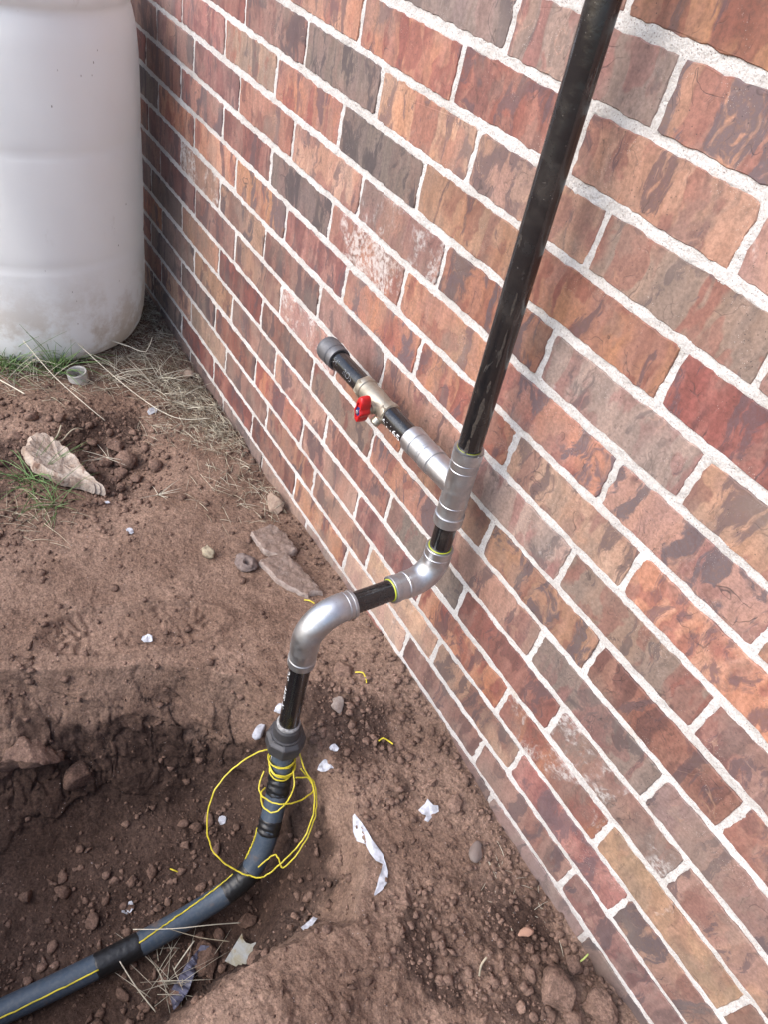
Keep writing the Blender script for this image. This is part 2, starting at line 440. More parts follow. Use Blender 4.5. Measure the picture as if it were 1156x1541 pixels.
def m_black():
    k = NT('black_pipe_coating', 0.24)
    k.b.inputs['Specular IOR Level'].default_value = 0.8
    v = k.coord()
    vs = k.n('Mapping', {'Vector': v, 'Scale': (1, 1, 0.18)}).outputs[0]
    sc = k.ramp(k.noise(vs, 55, 5, 0.7, 0.8), 0.60, 0.68)
    col = k.mix(k.math('MULTIPLY', sc, 0.75), (0.008, 0.008, 0.009), (0.075, 0.068, 0.062))
    fl = k.ramp(k.voro(v, 190), 0.05, 0.12, 1.0, 0.0)
    col = k.mix(k.math('MULTIPLY', fl, k.ramp(k.noise(v, 40, 2), 0.50, 0.60)), col, (0.16, 0.145, 0.13))
    dust = k.ramp(k.noise(v, 24, 4, 0.6), 0.52, 0.75, 0.0, 0.14)
    col = k.mix(dust, col, (0.16, 0.14, 0.12))
    h = k.noise(v, 90, 4, 0.6)
    return k.done(col, k.bump(h, 0.0006, 0.5), k.ramp(k.noise(v, 35, 4), 0.35, 0.7, 0.10, 0.30))
BLACK = m_black()

def m_steel(name, c, rough, dirt=0.35, metal=1.0):
    k = NT(name, rough, metal)
    v = k.coord()
    n = k.noise(v, 45, 5, 0.65)
    col = k.mix(k.ramp(n, 0.40, 0.72, 0.0, dirt), c, tuple(x * 0.45 for x in c))
    sp = k.ramp(k.voro(v, 230), 0.06, 0.14, 1.0, 0.0)
    col = k.mix(k.math('MULTIPLY', sp, k.ramp(k.noise(v, 38, 2), 0.52, 0.60, 0, 0.8)), col, (0.10, 0.095, 0.09))
    return k.done(col, k.bump(k.noise(v, 160, 3), 0.0003, 0.5), k.ramp(n, 0.3, 0.75, rough - 0.06, rough + 0.16))
STEEL = m_steel('stainless_fitting', (0.52, 0.525, 0.54), 0.43, 0.45)
IRON = m_steel('grey_iron', (0.16, 0.16, 0.17), 0.52, 0.5, 0.7)
UNION = m_steel('dark_union', (0.085, 0.082, 0.086), 0.5, 0.4, 0.6)
BRASS = m_steel('dull_nickel_brass', (0.42, 0.38, 0.31), 0.42, 0.5, 0.85)

def plain(name, c, rough=0.5, metal=0.0, var=0.25, scale=60, bump=0.0003):
    k = NT(name, rough, metal)
    v = k.coord()
    n = k.noise(v, scale, 4, 0.6)
    return k.done(k.mix(k.ramp(n, 0.35, 0.7), c, tuple(x * (1 - var) for x in c)), k.bump(n, bump, 0.6))
SEAL = plain('lime_seal_ring', (0.44, 0.48, 0.03), 0.45)
REDP = plain('red_plastic', (0.50, 0.012, 0.014), 0.38)
BLUEP = plain('blue_disc', (0.015, 0.03, 0.16), 0.5)
WHITE = plain('white_print', (0.75, 0.76, 0.78), 0.6)
CHALK = plain('chalk_mark', (0.34, 0.36, 0.40), 0.85, var=0.6, scale=300)
YEL = plain('yellow_insulation', (0.66, 0.55, 0.04), 0.34, var=0.35)
TAPE = plain('black_tape', (0.012, 0.012, 0.013), 0.42, var=0.4, scale=120, bump=0.0015)
STRAW = plain('dry_straw', (0.46, 0.40, 0.29), 0.75, var=0.45, scale=25)
STRAWP = plain('pale_straw', (0.60, 0.55, 0.44), 0.7, var=0.3, scale=25)
GREEN = plain('green_grass', (0.15, 0.25, 0.085), 0.6, var=0.5, scale=25)
def m_mat():
    k = NT('matted_straw', 0.75)
    v = k.pos()
    c = k.mix(k.ramp(k.noise(v, 45, 3), 0.35, 0.65), (0.20, 0.16, 0.11), (0.50, 0.45, 0.35))
    return k.done(k.mix(k.ramp(k.noise(v, 12, 2), 0.50, 0.66, 0, 0.6), c, (0.24, 0.19, 0.13)))
STRAWMAT = m_mat()
PAPER = plain('torn_paper', (0.50, 0.51, 0.56), 0.85, var=0.45, scale=90, bump=0.002)
def m_dusty(name, c1, c2):
    k = NT(name, 0.95)
    v = k.coord(); nz = k.n('SeparateXYZ', {0: k.n('NewGeometry').outputs['Normal']}).outputs[2]
    n = k.noise(v, 70, 5, 0.7)
    edge = k.mix(k.ramp(n, 0.35, 0.65), c1, c2)
    soil = k.mix(k.ramp(k.noise(v, 120, 4, 0.7), 0.35, 0.65), (0.13, 0.088, 0.07), (0.23, 0.162, 0.132))
    f = k.math('MULTIPLY', k.ramp(nz, 0.55, 0.92), k.ramp(k.noise(v, 28, 4, 0.6), 0.25, 0.50, 0.35, 1.0))
    h = k.math('ADD', n, k.noise(v, 350, 3, 0.7))
    return k.done(k.mix(f, edge, soil), k.bump(h, 0.003, 1.0))
CONC = m_dusty('dusty_concrete', (0.38, 0.315, 0.28), (0.24, 0.18, 0.155))
TANSTONE = m_rough('tan_stone', (0.34, 0.26, 0.20), (0.24, 0.165, 0.125), 80, 0.95, 0.002)

def m_poly():
    k = NT('grey_poly_pipe', 0.36)
    v = k.pos()
    n = k.noise(v, 28, 5, 0.65)
    col = k.mix(k.ramp(n, 0.54, 0.72, 0, 0.8), (0.045, 0.064, 0.090), (0.12, 0.083, 0.065))
    col = k.mix(k.ramp(k.noise(v, 200, 3), 0.40, 0.70, 0, 0.25), col, (0.14, 0.14, 0.14))
    return k.done(col, k.bump(k.noise(v, 90, 3), 0.0004, 0.5), k.ramp(n, 0.4, 0.72, 0.30, 0.75))
POLY = m_poly()

def m_drum():
    k = NT('white_drum_plastic', 0.42)
    v = k.coord()
    sep = k.n('SeparateXYZ', {0: v}).outputs
    b = k.mix(k.ramp(k.noise(v, 4, 3), 0.35, 0.7), (0.90, 0.915, 0.91), (0.86, 0.875, 0.87))
    low = k.ramp(sep[2], 0.02, 0.30, 1.0, 0.0)
    mud = k.ramp(k.noise(v, 9, 6, 0.7), 0.40, 0.62)
    b = k.mix(k.math('MULTIPLY', k.math('MULTIPLY', low, mud), 0.65), b, (0.40, 0.30, 0.19))
    sm = k.ramp(k.noise(k.n('Mapping', {'Vector': v, 'Scale': (1, 1, 0.4)}).outputs[0], 11, 5, 0.65), 0.63, 0.74, 0, 0.28)
    b = k.mix(sm, b, (0.47, 0.42, 0.36))
    sp = k.ramp(k.voro(k.n('Mapping', {'Vector': v, 'Scale': (1, 1, 0.55)}).outputs[0], 42), 0.035, 0.075, 1.0, 0.0)
    b = k.mix(k.math('MULTIPLY', sp, k.ramp(k.noise(v, 12, 2), 0.50, 0.60, 0, 0.8)), b, (0.17, 0.13, 0.10))
    nb = k.bump(k.noise(v, 14, 4), 0.003, 0.25)
    tr = k.n('BsdfTranslucent', {'Color': b, 'Normal': nb})
    mx = k.n('MixShader', {0: 0.22, 1: k.b.outputs[0], 2: tr.outputs[0]})      # thin milky polyethylene lets light through
    k.link(mx.outputs[0], k.t.nodes['Material Output'].inputs['Surface'])
    return k.done(b, nb, k.ramp(mud, 0, 1, 0.36, 0.55))
DRUM = m_drum()

# ------------------------------------------------------------------ the ground sheet
def graded(lo, hi, step, far):
    a = list(np.arange(lo, hi + 1e-9, step))
    out = []; s = step; x = lo
    while x > -far: s *= 1.22; x -= s; out.append(x)
    out = out[::-1] + a
    s = step; x = a[-1]
    while x < far: s *= 1.22; x += s; out.append(x)
    return np.array(out)

GRID = {}
def zg(x, y):
    """height of the ground sheet as built"""
    gx, gy, Z = GRID['x'], GRID['y'], GRID['z']
    i = int(np.clip(np.searchsorted(gx, x) - 1, 0, len(gx) - 2)); j = int(np.clip(np.searchsorted(gy, y) - 1, 0, len(gy) - 2))
    u = (x - gx[i]) / (gx[i + 1] - gx[i]); v = (y - gy[j]) / (gy[j + 1] - gy[j])
    return float((Z[j, i] * (1 - u) + Z[j, i + 1] * u) * (1 - v) + (Z[j + 1, i] * (1 - u) + Z[j + 1, i + 1] * u) * v)

def build_ground():
    gx = graded(-1.05, 0.95, 0.0026, 60)
    gy = graded(-1.0, 0.012, 0.0026, 60)
    X, Y = np.meshgrid(gx, gy, indexing='xy')
    Z = height(X, Y)
    far = np.maximum(np.maximum(np.abs(X) - 3, np.abs(Y) - 2.4), 0)
    Z = np.where(far > 0, np.clip(Z, -0.03, 0.03), Z)
    T = pit_t(X, Y); mid = np.exp(-((T - 0.5) / 0.35) ** 2) * (T > 0)
    ch1, ch2, chv = worley(Y * 13 + 0.7 * gnoise(X * 9, Z * 12, 68), Z * 22 + 0.7 * gnoise(Y * 11, Z * 11, 69), 70)
    Xd = X + mid * (0.018 * (chv - 0.5) - 0.005 * sstep(0.10, 0.0, ch2 - ch1) + 0.016 * fbm(Y * 14 + X * 4, Z * 30 + Y * 9, 4, 61, 0.6)); Yd = Y + mid * 0.010 * gnoise(Y * 22, Z * 40 + X * 9, 62)
    V = np.stack([Xd, Yd, Z], -1).reshape(-1, 3)
    n, m = len(gy), len(gx)
    i = (np.arange(n - 1)[:, None] * m + np.arange(m - 1)[None]).ravel()
    F = np.stack([i, i + 1, i + m + 1, i + m], 1)
    me = np_mesh('ground', V, F)
    # darker with depth: damp soil plus painted trench shade; dug-out soil darker too
    damp_shade = sstep(-0.045, -0.150, Z + 0.05 * gnoise(X * 5, Y * 5, 101) + 0.02 * gnoise(X * 21, Y * 21, 102)) * (0.92 + 0.35 * gnoise(X * 8, Y * 8, 103))
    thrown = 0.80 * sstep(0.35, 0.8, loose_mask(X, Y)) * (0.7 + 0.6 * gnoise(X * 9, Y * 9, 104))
    at = me.attributes.new('subsoil_shade', 'FLOAT', 'POINT')
    at.data.foreach_set('value', np.clip(np.maximum(damp_shade, thrown), 0, 1).astype(np.float32).ravel())
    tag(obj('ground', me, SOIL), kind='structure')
    GRID['x'], GRID['y'], GRID['z'] = gx, gy, Z
build_ground()

# ------------------------------------------------------------------ the brick wall
COURSE, BL, Z0 = 0.076, 0.2397, 14.3 * 0.076       # Z0 = top of course 0
JB, JH = 0.0060, 0.0046                            # half widths of bed and head joints
ROW_OFF = [0, .13, -.04, .10, -.06, .11, -.04, .13, .03, .20, .06, .18, .01, .21]
JOINTS = [(0, .2394), (1, -.0792), (1, .3888), (2, -.248), (2, -.0097), (2, .2273), (2, -.4832), (3, -.3409), (3, -.1011), (3, .3871), (4, .2216),
          (4, .4683), (5, -.0885), (5, .3828), (6, -.0118), (6, .2296), (6, .468), (7, .3872), (7, .6328), (8, .4875), (8, .7272), (9, .4074), (9, .6482),
          (10, .4928), (10, .7344), (11, .642), (11, .8808), (12, .4785), (12, .7223), (13, .6489), (3, -.5828), (3, -.814), (4, -.2503), (4, -.4941),
          (4, -.7317), (4, -.9757), (5, -.572), (5, -.8061), (6, -.7271)]
KINDS = {-2: {}, -1: {0: 'S', -1: 'S', 1: 'R'}, 0: {-1: 'D', 0: 'G', 1: 'M', -2: 'R', 2: 'O'},
         1: {-3: 'O', -2: 'S', -1: 'R', 0: 'O', 1: 'W'}, 2: {-4: 'R', -3: 'R', -2: 'D', -1: 'O', 0: 'S', 1: 'G', 2: 'O'},
         3: {-6: 'R', -5: 'R', -4: 'G', -3: 'S', -2: 'D', -1: 'O', 0: 'S', 1: 'R'}, 4: {-6: 'R', -5: 'M', -4: 'R', -3: 'R', -2: 'O', -1: 'W', 0: 'M', 1: 'G', 2: 'S'},
         5: {-7: 'R', -6: 'R', -5: 'M', -4: 'R', -3: 'D', -2: 'W', -1: 'S', 0: 'M', 1: 'M'}, 6: {-6: 'D', -5: 'O', -4: 'O', -3: 'M', -2: 'R', -1: 'M', 0: 'S', 1: 'O', 2: 'O'},
         7: {-6: 'R', -5: 'W', -4: 'M', -3: 'R', -2: 'R', -1: 'O', 0: 'G', 1: 'G', 2: 'R'}, 8: {-6: 'R', -5: 'R', -4: 'R', -3: 'S', -2: 'W', -1: 'O', 0: 'S', 1: 'M', 2: 'R'},
         9: {-6: 'D', -5: 'T', -4: 'R', -3: 'R', -2: 'G', -1: 'M', 0: 'O', 1: 'G', 2: 'D'}, 10: {-6: 'M', -5: 'D', -4: 'O', -3: 'R', -2: 'S', -1: 'R', 0: 'G', 1: 'R', 2: 'W', 3: 'S'},
         11: {-6: 'D', -5: 'D', -4: 'R', -3: 'S', -2: 'O', -1: 'R', 0: 'O', 1: 'W', 2: 'T', 3: 'G'}, 12: {-6: 'R', -5: 'O', -4: 'T', -3: 'R', -2: 'M', -1: 'O', 0: 'T', 1: 'O', 2: 'R', 3: 'M'},
         13: {-6: 'D', -5: 'R', -4: 'R', -3: 'R', -2: 'O', -1: 'T', 0: 'R', 1: 'R', 2: 'R', 3: 'S'}, 14: {-4: 'D', -3: 'D', -2: 'T', -1: 'G', 0: 'R', 1: 'D', 2: 'D', 3: 'D'}}
ROWS = range(-3, 16)
rr = random.Random(5)

def row_joints(r):
    off = (0 if r % 2 == 0 else 0.5) + (ROW_OFF[r] if 0 <= r <= 13 else (0.0 if r % 2 == 0 else 0.15))
    xs = {k: (off + k) * BL + rr.uniform(-.004, .004) for k in range(-9, 7)}
    for (q, x) in JOINTS:
        if q == r:
            k = min(xs, key=lambda i: abs(xs[i] - x)); xs[k] = x
    return xs
ROWJ = {r: row_joints(r) for r in ROWS}

def bed_wave(x, zline):   # the bed joints are laid by eye
    return 0.0016 * gnoise(np.asarray(x) * 3.1, np.asarray(zline) * 40.0, 91) + 0.0006 * gnoise(np.asarray(x) * 19, np.asarray(zline) * 40.0, 92)

def brick_mesh(w, h, seed):
    """hand-made brick: worn uneven arrises, face to -Y at y=0, back at y=0.05"""
    st = 0.0075
    nx, nz = max(3, int(w / st)), max(3, int(h / st))
    pts = [(-w / 2 + w * i / nx, -h / 2) for i in range(nx)] + [(w / 2, -h / 2 + h * i / nz) for i in range(nz)] \
        + [(w / 2 - w * i / nx, h / 2) for i in range(nx)] + [(-w / 2, h / 2 - h * i / nz) for i in range(nz)]
    P = np.array(pts)
    cr = 0.0016                                          # softened corners
    P[:, 0] = np.clip(P[:, 0], -w / 2, w / 2)
    corner = (np.abs(P[:, 0]) > w / 2 - 1e-6) & (np.abs(P[:, 1]) > h / 2 - 1e-6)
    P[corner] *= [(1 - cr / w * 1.2), (1 - cr / h * 1.2)]
    nrm = np.stack([np.where(np.abs(P[:, 0]) >= w / 2 - 0.004, np.sign(P[:, 0]), 0), np.where(np.abs(P[:, 1]) >= h / 2 - 0.004, np.sign(P[:, 1]), 0)], 1)
    j = 0.0022 * gnoise(P[:, 0] * 60 + seed * 3.7, P[:, 1] * 60 + seed * 1.3, 21) + 0.0011 * gnoise(P[:, 0] * 190 + seed, P[:, 1] * 190, 22)
    P = P + nrm * j[:, None]
    n = len(P)
    inner = P - nrm * 0.0009
    d1 = 0.0004 * gnoise(P[:, 0] * 90, P[:, 1] * 90 + seed, 23)
    V = [(x, 0.0 + a, z) for (x, z), a in zip(inner, d1)] + [(x, 0.0011, z) for x, z in P] + [(x, 0.05, z) for x, z in P]
    F = [tuple(range(n))]
    for a in range(n):
        b = (a + 1) % n
        F += [(a, a + n, b + n, b), (a + n, a + 2 * n, b + 2 * n, b + n)]
    F[0] = tuple(range(n))
    return mesh('brick', V, F, smooth=False)

wall = empty('brick_wall', (0, 0.05, -0.1))
tag(wall, 'mottled red and orange brick wall with thick white sandy mortar joints', 'wall')
BRECT = {}
def build_bricks():
    cnt = 0
    for r in ROWS:
        zt, zb = Z0 - r * COURSE - JB, Z0 - (r + 1) * COURSE + JB
        xs = ROWJ[r]; ks = sorted(xs); BRECT[r] = []
        for k in ks[:-1]:
            x0, x1 = xs[k] + JH, xs[k + 1] - JH
            xm = (x0 + x1) / 2
            dz = float(bed_wave(xm, r))
            z0, z1 = zb + dz + rr.uniform(-.001, .001), zt + dz + rr.uniform(-.001, .001)
            BRECT[r].append((x0, x1, z0, z1))
            me = brick_mesh(x1 - x0, z1 - z0, cnt)
            t = KINDS.get(r, {}).get(k) or rr.choice('RROSMGDTRO')
            me.materials.append(BM[t])
            o = bpy.data.objects.new('brick', me); COL.objects.link(o)
            o.parent = wall; o.matrix_parent_inverse = Matrix.Translation(wall.location).inverted()
            o.location = (xm, rr.uniform(-.0008, .0012), (z0 + z1) / 2)
            o.rotation_euler = (rr.uniform(-.006, .006), rr.uniform(-.004, .004), rr.uniform(-.004, .004))
            cnt += 1
build_bricks()

def build_mortar():
    st = 0.0022
    gx = np.arange(-1.75, 1.32, st); gz = np.arange(-0.075, 1.30, st)
    X, Z = np.meshgrid(gx, gz, indexing='xy')
    wx = X + 0.0016 * gnoise(X * 70, Z * 70, 24); wz = Z + 0.0016 * gnoise(X * 70 + 9, Z * 70, 25)
    D = np.full(X.shape, -1.0)
    for r in ROWS:
        zt, zb = Z0 - r * COURSE, Z0 - (r + 1) * COURSE
        iz = np.where((gz > zb - 0.01) & (gz < zt + 0.01))[0]
        if not len(iz): continue
        sl_ = slice(iz[0], iz[-1] + 1)
        for (x0, x1, z0, z1) in BRECT[r]:
            ix = np.where((gx > x0 - 0.01) & (gx < x1 + 0.01))[0]
            if not len(ix): continue
            sx = slice(ix[0], ix[-1] + 1)
            d = np.minimum(np.minimum(wx[sl_, sx] - x0, x1 - wx[sl_, sx]), np.minimum(wz[sl_, sx] - z0, z1 - wz[sl_, sx]))
            D[sl_, sx] = np.maximum(D[sl_, sx], d)
    lo = fbm(X * 30, Z * 30, 4, 26, 0.6); fi = gnoise(X * 210, Z * 210, 27)
    Yv = 0.0016 - 0.0034 * lo - 0.0006 * fi + np.maximum(0, D - 0.0008) * 0.60
    # now and then a dab of mortar left on a face
    V = np.stack([X, Yv, Z], -1).reshape(-1, 3)
    n, m = len(gz), len(gx)
    i = (np.arange(n - 1)[:, None] * m + np.arange(m - 1)[None])
    keep = (D[:-1, :-1] < 0.0075).ravel()
    i = i.ravel()[keep]
    F = np.stack([i, i + 1, i + m + 1, i + m], 1)
    used = np.unique(F); remap = np.full(len(V), -1, np.int64); remap[used] = np.arange(len(used))
    obj('mortar', np_mesh('mortar', V[used], remap[F]), MORTAR, wall)
    # the wall runs on past the picture: plain bricks in one mesh and flat joints behind them
    bv, bf = [], []
    def box(x0, x1, y0, y1, z0, z1):
        o = len(bv)
        bv.extend([(x0, y0, z0), (x1, y0, z0), (x1, y0, z1), (x0, y0, z1), (x0, y1, z0), (x1, y1, z0), (x1, y1, z1), (x0, y1, z1)])
        bf.extend([(o, o + 1, o + 2, o + 3), (o + 1, o + 5, o + 6, o + 2), (o + 4, o, o + 3, o + 7), (o + 3, o + 2, o + 6, o + 7), (o, o + 4, o + 5, o + 1)])
    for r in range(-20, 16):
        zt, zb = Z0 - r * COURSE - JB, Z0 - (r + 1) * COURSE + JB
        off = 0 if r % 2 == 0 else 0.64
        for k in range(-18, 14):
            x0 = (off + k) * BL
            if r in ROWS:
                a, b = min(ROWJ[r].values()), max(ROWJ[r].values())
                if x0 + BL / 2 > a and x0 + BL / 2 < b: continue
            box(x0 + JH, x0 + BL - JH, 0.0006, 0.05, zb, zt)
    tag(obj('distant_bricks', mesh('distant_bricks', bv, bf, False), BM['R'], wall), kind='stuff')
    bv2 = [(-4.4, 0.0055, -0.2), (3.4, 0.0055, -0.2), (3.4, 0.0055, 2.65), (-4.4, 0.0055, 2.65), (-4.4, 0.11, -0.2), (3.4, 0.11, -0.2), (3.4, 0.11, 2.65), (-4.4, 0.11, 2.65)]
    obj('mortar_bed', mesh('mortar_bed', bv2, [(0, 1, 2, 3), (1, 5, 6, 2), (5, 4, 7, 6), (4, 0, 3, 7), (3, 2, 6, 7)], False), MORTAR, wall)
build_mortar()
# ------------------------------------------------------------------ shape helpers
def catmull(P, n=8, closed=False):
    P = [np.array(p, float) for p in P]; out = []
    N = len(P)
    for i in range(N if closed else N - 1):
        if closed: a, b, c, d = P[(i - 1) % N], P[i], P[(i + 1) % N], P[(i + 2) % N]
        else: a, b, c, d = P[max(i - 1, 0)], P[i], P[i + 1], P[min(i + 2, N - 1)]
        for t in np.linspace(0, 1, n, endpoint=False):
            out.append(0.5 * ((2 * b) + (-a + c) * t + (2 * a - 5 * b + 4 * c - d) * t * t + (-a + 3 * b - 3 * c + d) * t ** 3))
    if not closed: out.append(P[-1])
    return np.array(out)

def sweep(path, radii, seg=28, caps=True, up=None):
    path = np.array(path, float); n = len(path)
    radii = np.full(n, radii) if np.isscalar(radii) else np.array(radii, float)
    T = np.zeros_like(path)
    for i in range(n):
        j, k = i, i
        while j > 0 and np.linalg.norm(path[i] - path[j]) < 1e-6: j -= 1
        while k < n - 1 and np.linalg.norm(path[k] - path[i]) < 1e-6: k += 1
        if j == i and i > 0: j = i - 1
        if k == i and i < n - 1: k = i + 1
        d = path[min(k, n - 1)] - path[max(j, 0)]
        T[i] = d / (np.linalg.norm(d) + 1e-12)
    u = np.array(up if up is not None else ((0, 0, 1) if abs(T[0][2]) < 0.9 else (1, 0, 0)), float)
    V, F = [], []
    for i in range(n):
        u = u - T[i] * (u @ T[i]); u /= np.linalg.norm(u)
        v = np.cross(T[i], u)
        a = np.linspace(0, 2 * np.pi, seg, endpoint=False)
        V.append(path[i] + radii[i] * (np.cos(a)[:, None] * u + np.sin(a)[:, None] * v))
    V = np.concatenate(V)
    for i in range(n - 1):
        for s in range(seg):
            a, b = i * seg + s, i * seg + (s + 1) % seg
            F.append((a, b, b + seg, a + seg))
    if caps:
        F.append(tuple(range(seg))[::-1]); F.append(tuple((n - 1) * seg + s for s in range(seg)))
    return V, F

def sharp(me, deg=32):
    me.set_sharp_from_angle(angle=math.radians(deg))
    return me

def tube(name, path, radii, mat, parent, seg=28, caps=True, deg=32):
    V, F = sweep(path, radii, seg, caps)
    return obj(name, sharp(mesh(name, V, F), deg), mat, parent)

def fitting(name, p0, p1, prof, mat, parent, seg=36, caps=True):
    """turned piece: prof = [(fraction along p0-p1, radius)]"""
    p0, p1 = np.array(p0, float), np.array(p1, float)
    return tube(name, [p0 + (p1 - p0) * t for t, _ in prof], [r for _, r in prof], mat, parent, seg, caps, 11)

def bent(p0, corner, p1, rad, n=14):
    """path from p0 round a corner to p1 with bend radius rad"""
    p0, c, p1 = (np.array(q, float) for q in (p0, corner, p1))
    a, b = (p0 - c), (p1 - c); la, lb = np.linalg.norm(a), np.linalg.norm(b); a /= la; b /= lb
    half = math.acos(np.clip(a @ b, -1, 1)) / 2
    tl = rad / math.tan(half)
    cen = c + (a + b) / np.linalg.norm(a + b) * rad / math.sin(half)
    s, e = c + a * tl, c + b * tl
    out = []
    for t in np.linspace(0, 1, n):
        ang = t * (math.pi - 2 * half)
        va, vb = s - cen, e - cen
        tot = math.pi - 2 * half
        out.append(cen + (math.sin(tot - ang) * va + math.sin(ang) * vb) / math.sin(tot))
    return np.array(out)

def text_on_pipe(name, txt, size, start, axis, radius, facing, mat, parent, flip=False, narrow=1.0, thick=0.0):
    """flat lettering wrapped on a pipe: runs along axis from start (a point on the pipe's centre line), centred on the side given by facing"""
    cu = bpy.data.curves.new(name, 'FONT'); cu.body = txt; cu.size = size; cu.align_y = 'CENTER'; cu.offset = thick
    tmp = bpy.data.objects.new('tmp_text', cu); COL.objects.link(tmp)
    bpy.context.view_layer.update()
    me = bpy.data.meshes.new_from_object(tmp.evaluated_get(bpy.context.evaluated_depsgraph_get()))
    bpy.data.objects.remove(tmp)
    bm = bmesh.new(); bm.from_mesh(me)
    bmesh.ops.triangulate(bm, faces=bm.faces)
    ax = Vector(axis).normalized(); fc = Vector(facing); fc = (fc - ax * fc.dot(ax)).normalized(); sd_ = ax.cross(fc) * (1 if flip else -1)
    st = Vector(start)
    for v in bm.verts:
        a = v.co.y / radius
        v.co = st + ax * (v.co.x * narrow) + (fc * math.cos(a) + sd_ * math.sin(a)) * radius
    bm.to_mesh(me); bm.free(); me.name = name
    return obj(name, me, mat, parent)

# ------------------------------------------------------------------ the gas line
R1 = 0.0167
def rx(z): return 0.2223 - 0.0625 * (z - 0.42)       # the riser leans a little
def rp(z): return np.array([rx(z), -0.063, z])
line = empty('gas_line', (0.2223, -0.063, 0.0))
tag(line, 'black steel gas riser with silver press fittings, side valve and grey buried pipe', 'pipe')

pipe = tube('riser_pipe', [rp(z) for z in np.linspace(0.565, 2.3, 40)], R1, BLACK, line, 40)
tag(pipe, 'tall glossy black riser pipe')
# bare streaks where the coating has worn off the riser
def scuff(z0, z1, ang, wdt, seed):
    n = 16; V, F = [], []
    for i in range(n + 1):
        t = i / n; z = z0 + (z1 - z0) * t
        hw = wdt * math.sqrt(max(0.02, math.sin(math.pi * min(max(t, .02), .98)))) * (1 + 0.55 * float(gnoise(t * 5 + seed, seed * 1.7, 3)))
        c = 0.3 * wdt * float(gnoise(t * 4, seed + 5, 4))
        for q in (-1, -0.33, 0.33, 1):
            a = ang + (c + hw * q) / R1
            V.append(rp(z) + np.array([math.cos(a), math.sin(a), 0]) * (R1 + 0.00025))
    for i in range(n):
        for q in range(3):
            a = i * 4 + q; F.append((a, a + 1, a + 5, a + 4))
    return mesh('paint_wear', V, F)
WEAR = m_rough('worn_coating', (0.070, 0.056, 0.046), (0.016, 0.014, 0.013), 320, 0.4, 0.0005)
for z0, z1, a, wd, s in [(0.628, 0.662, -0.92, 0.0018, 1), (0.650, 0.690, -0.80, 0.0026, 2), (0.697, 0.715, -0.74, 0.0018, 3), (0.735, 0.785, -0.62, 0.0018, 4),
                         (0.60, 0.625, -1.0, 0.0022, 5), (0.80, 0.83, -0.72, 0.0014, 6)]:
    obj('paint_wear', scuff(z0, z1, a, wd, s), WEAR, pipe)

# tee
TB, TT = rp(0.468), rp(0.602)
tee = fitting('tee', TB, TT, [(0, .0178), (0, .0213), (.008, .0219), (.100, .0219), (.112, .0222), (.128, .0222), (.135, .0203), (.265, .0202), (.270, .0209), (.283, .0209), (.288, .0203),
                              (.745, .0203), (.750, .0198), (.760, .0198), (.765, .0206), (.845, .0206), (.850, .0202), (.858, .0202), (.863, .0210), (.985, .0212), (1, .0207), (1, .0178), (.90, .0175)], STEEL, line, 44, False)
B0 = np.array([rx(.533), -0.063, .533]); B1 = np.array([0.094, -0.063, .529])
fitting('tee_branch', B0, B1, [(0, .0195), (.10, .0197), (.42, .0200), (.43, .0192), (.45, .0192), (.46, .0212), (.60, .0214), (.61, .0203), (.63, .0197), (.655, .0197), (.665, .0205), (.80, .0205), (.81, .0196), (.825, .0196),
                               (.835, .0211), (.985, .0213), (1, .0204), (1, .0176)], STEEL, tee, 44, False)
fitting('seal_ring', rp(0.597), rp(0.6022), [(0, .0172), (0.6, .0175), (1, .0168)], SEAL, tee, 36, False)
# short length, first elbow
fitting('pipe_nipple', rp(0.395), rp(0.50), [(0, R1), (1, R1)], BLACK, line, 36)
C1 = np.array([rx(.3556) + .001, -0.064, .3556]); E1 = np.array([.2275, -.142, .3556])
def elbow(name, p0, c, p1, rad, k0, k1):
    arc = bent(p0, c, p1, rad, 16); p0, p1 = np.array(p0), np.array(p1)
    def leg(p, q, rim):   # from rim p to arc start q
        pr = [(0, .0176), (0, .0211), (.03, .0216), (.26, .0216), (.29, .0206), (.31, .0205), (.64, .0207), (.67, .0216), (.75, .0216), (.80, .0212), (1, .0216)]
        return [p + (q - p) * t for t, _ in pr], [r for _, r in pr]
    a, ra = leg(p0, arc[0], k0); b, rb = leg(p1, arc[-1], k1)
    path = a + list(arc[1:-1]) + b[::-1]; rad_ = ra + [.0222 - .0006 * abs(i - 7) / 7 for i in range(14)] + rb[::-1]
    return tube(name, path, rad_, STEEL, line, 44, False, 12)
e1 = elbow('elbow', rp(.418), C1, E1, .040, 0, 0)
fitting('seal_ring', rp(.4175), rp(.4195), [(0, .0174), (.55, .0179), (1, .0168)], SEAL, e1, 36, False)
dY = np.array([0, -1.0, 0])
fitting('seal_ring', E1 - dY * .001, E1 + dY * .0016, [(0, .0174), (.55, .0179), (1, .0168)], SEAL, e1, 36, False)
C2 = np.array([.2280, -.2795, .3556]); E2 = np.array([.2278, -.2105, .3556])
fitting('pipe_nipple', E1 + np.array([0, .02, 0]), E2 + np.array([0, -.02, 0]), [(0, R1), (1, R1)], BLACK, line, 36)
D0 = np.array([.2282, -.2797, .248])
e2 = elbow('elbow', E2, C2, D0, .052, 0, 0)
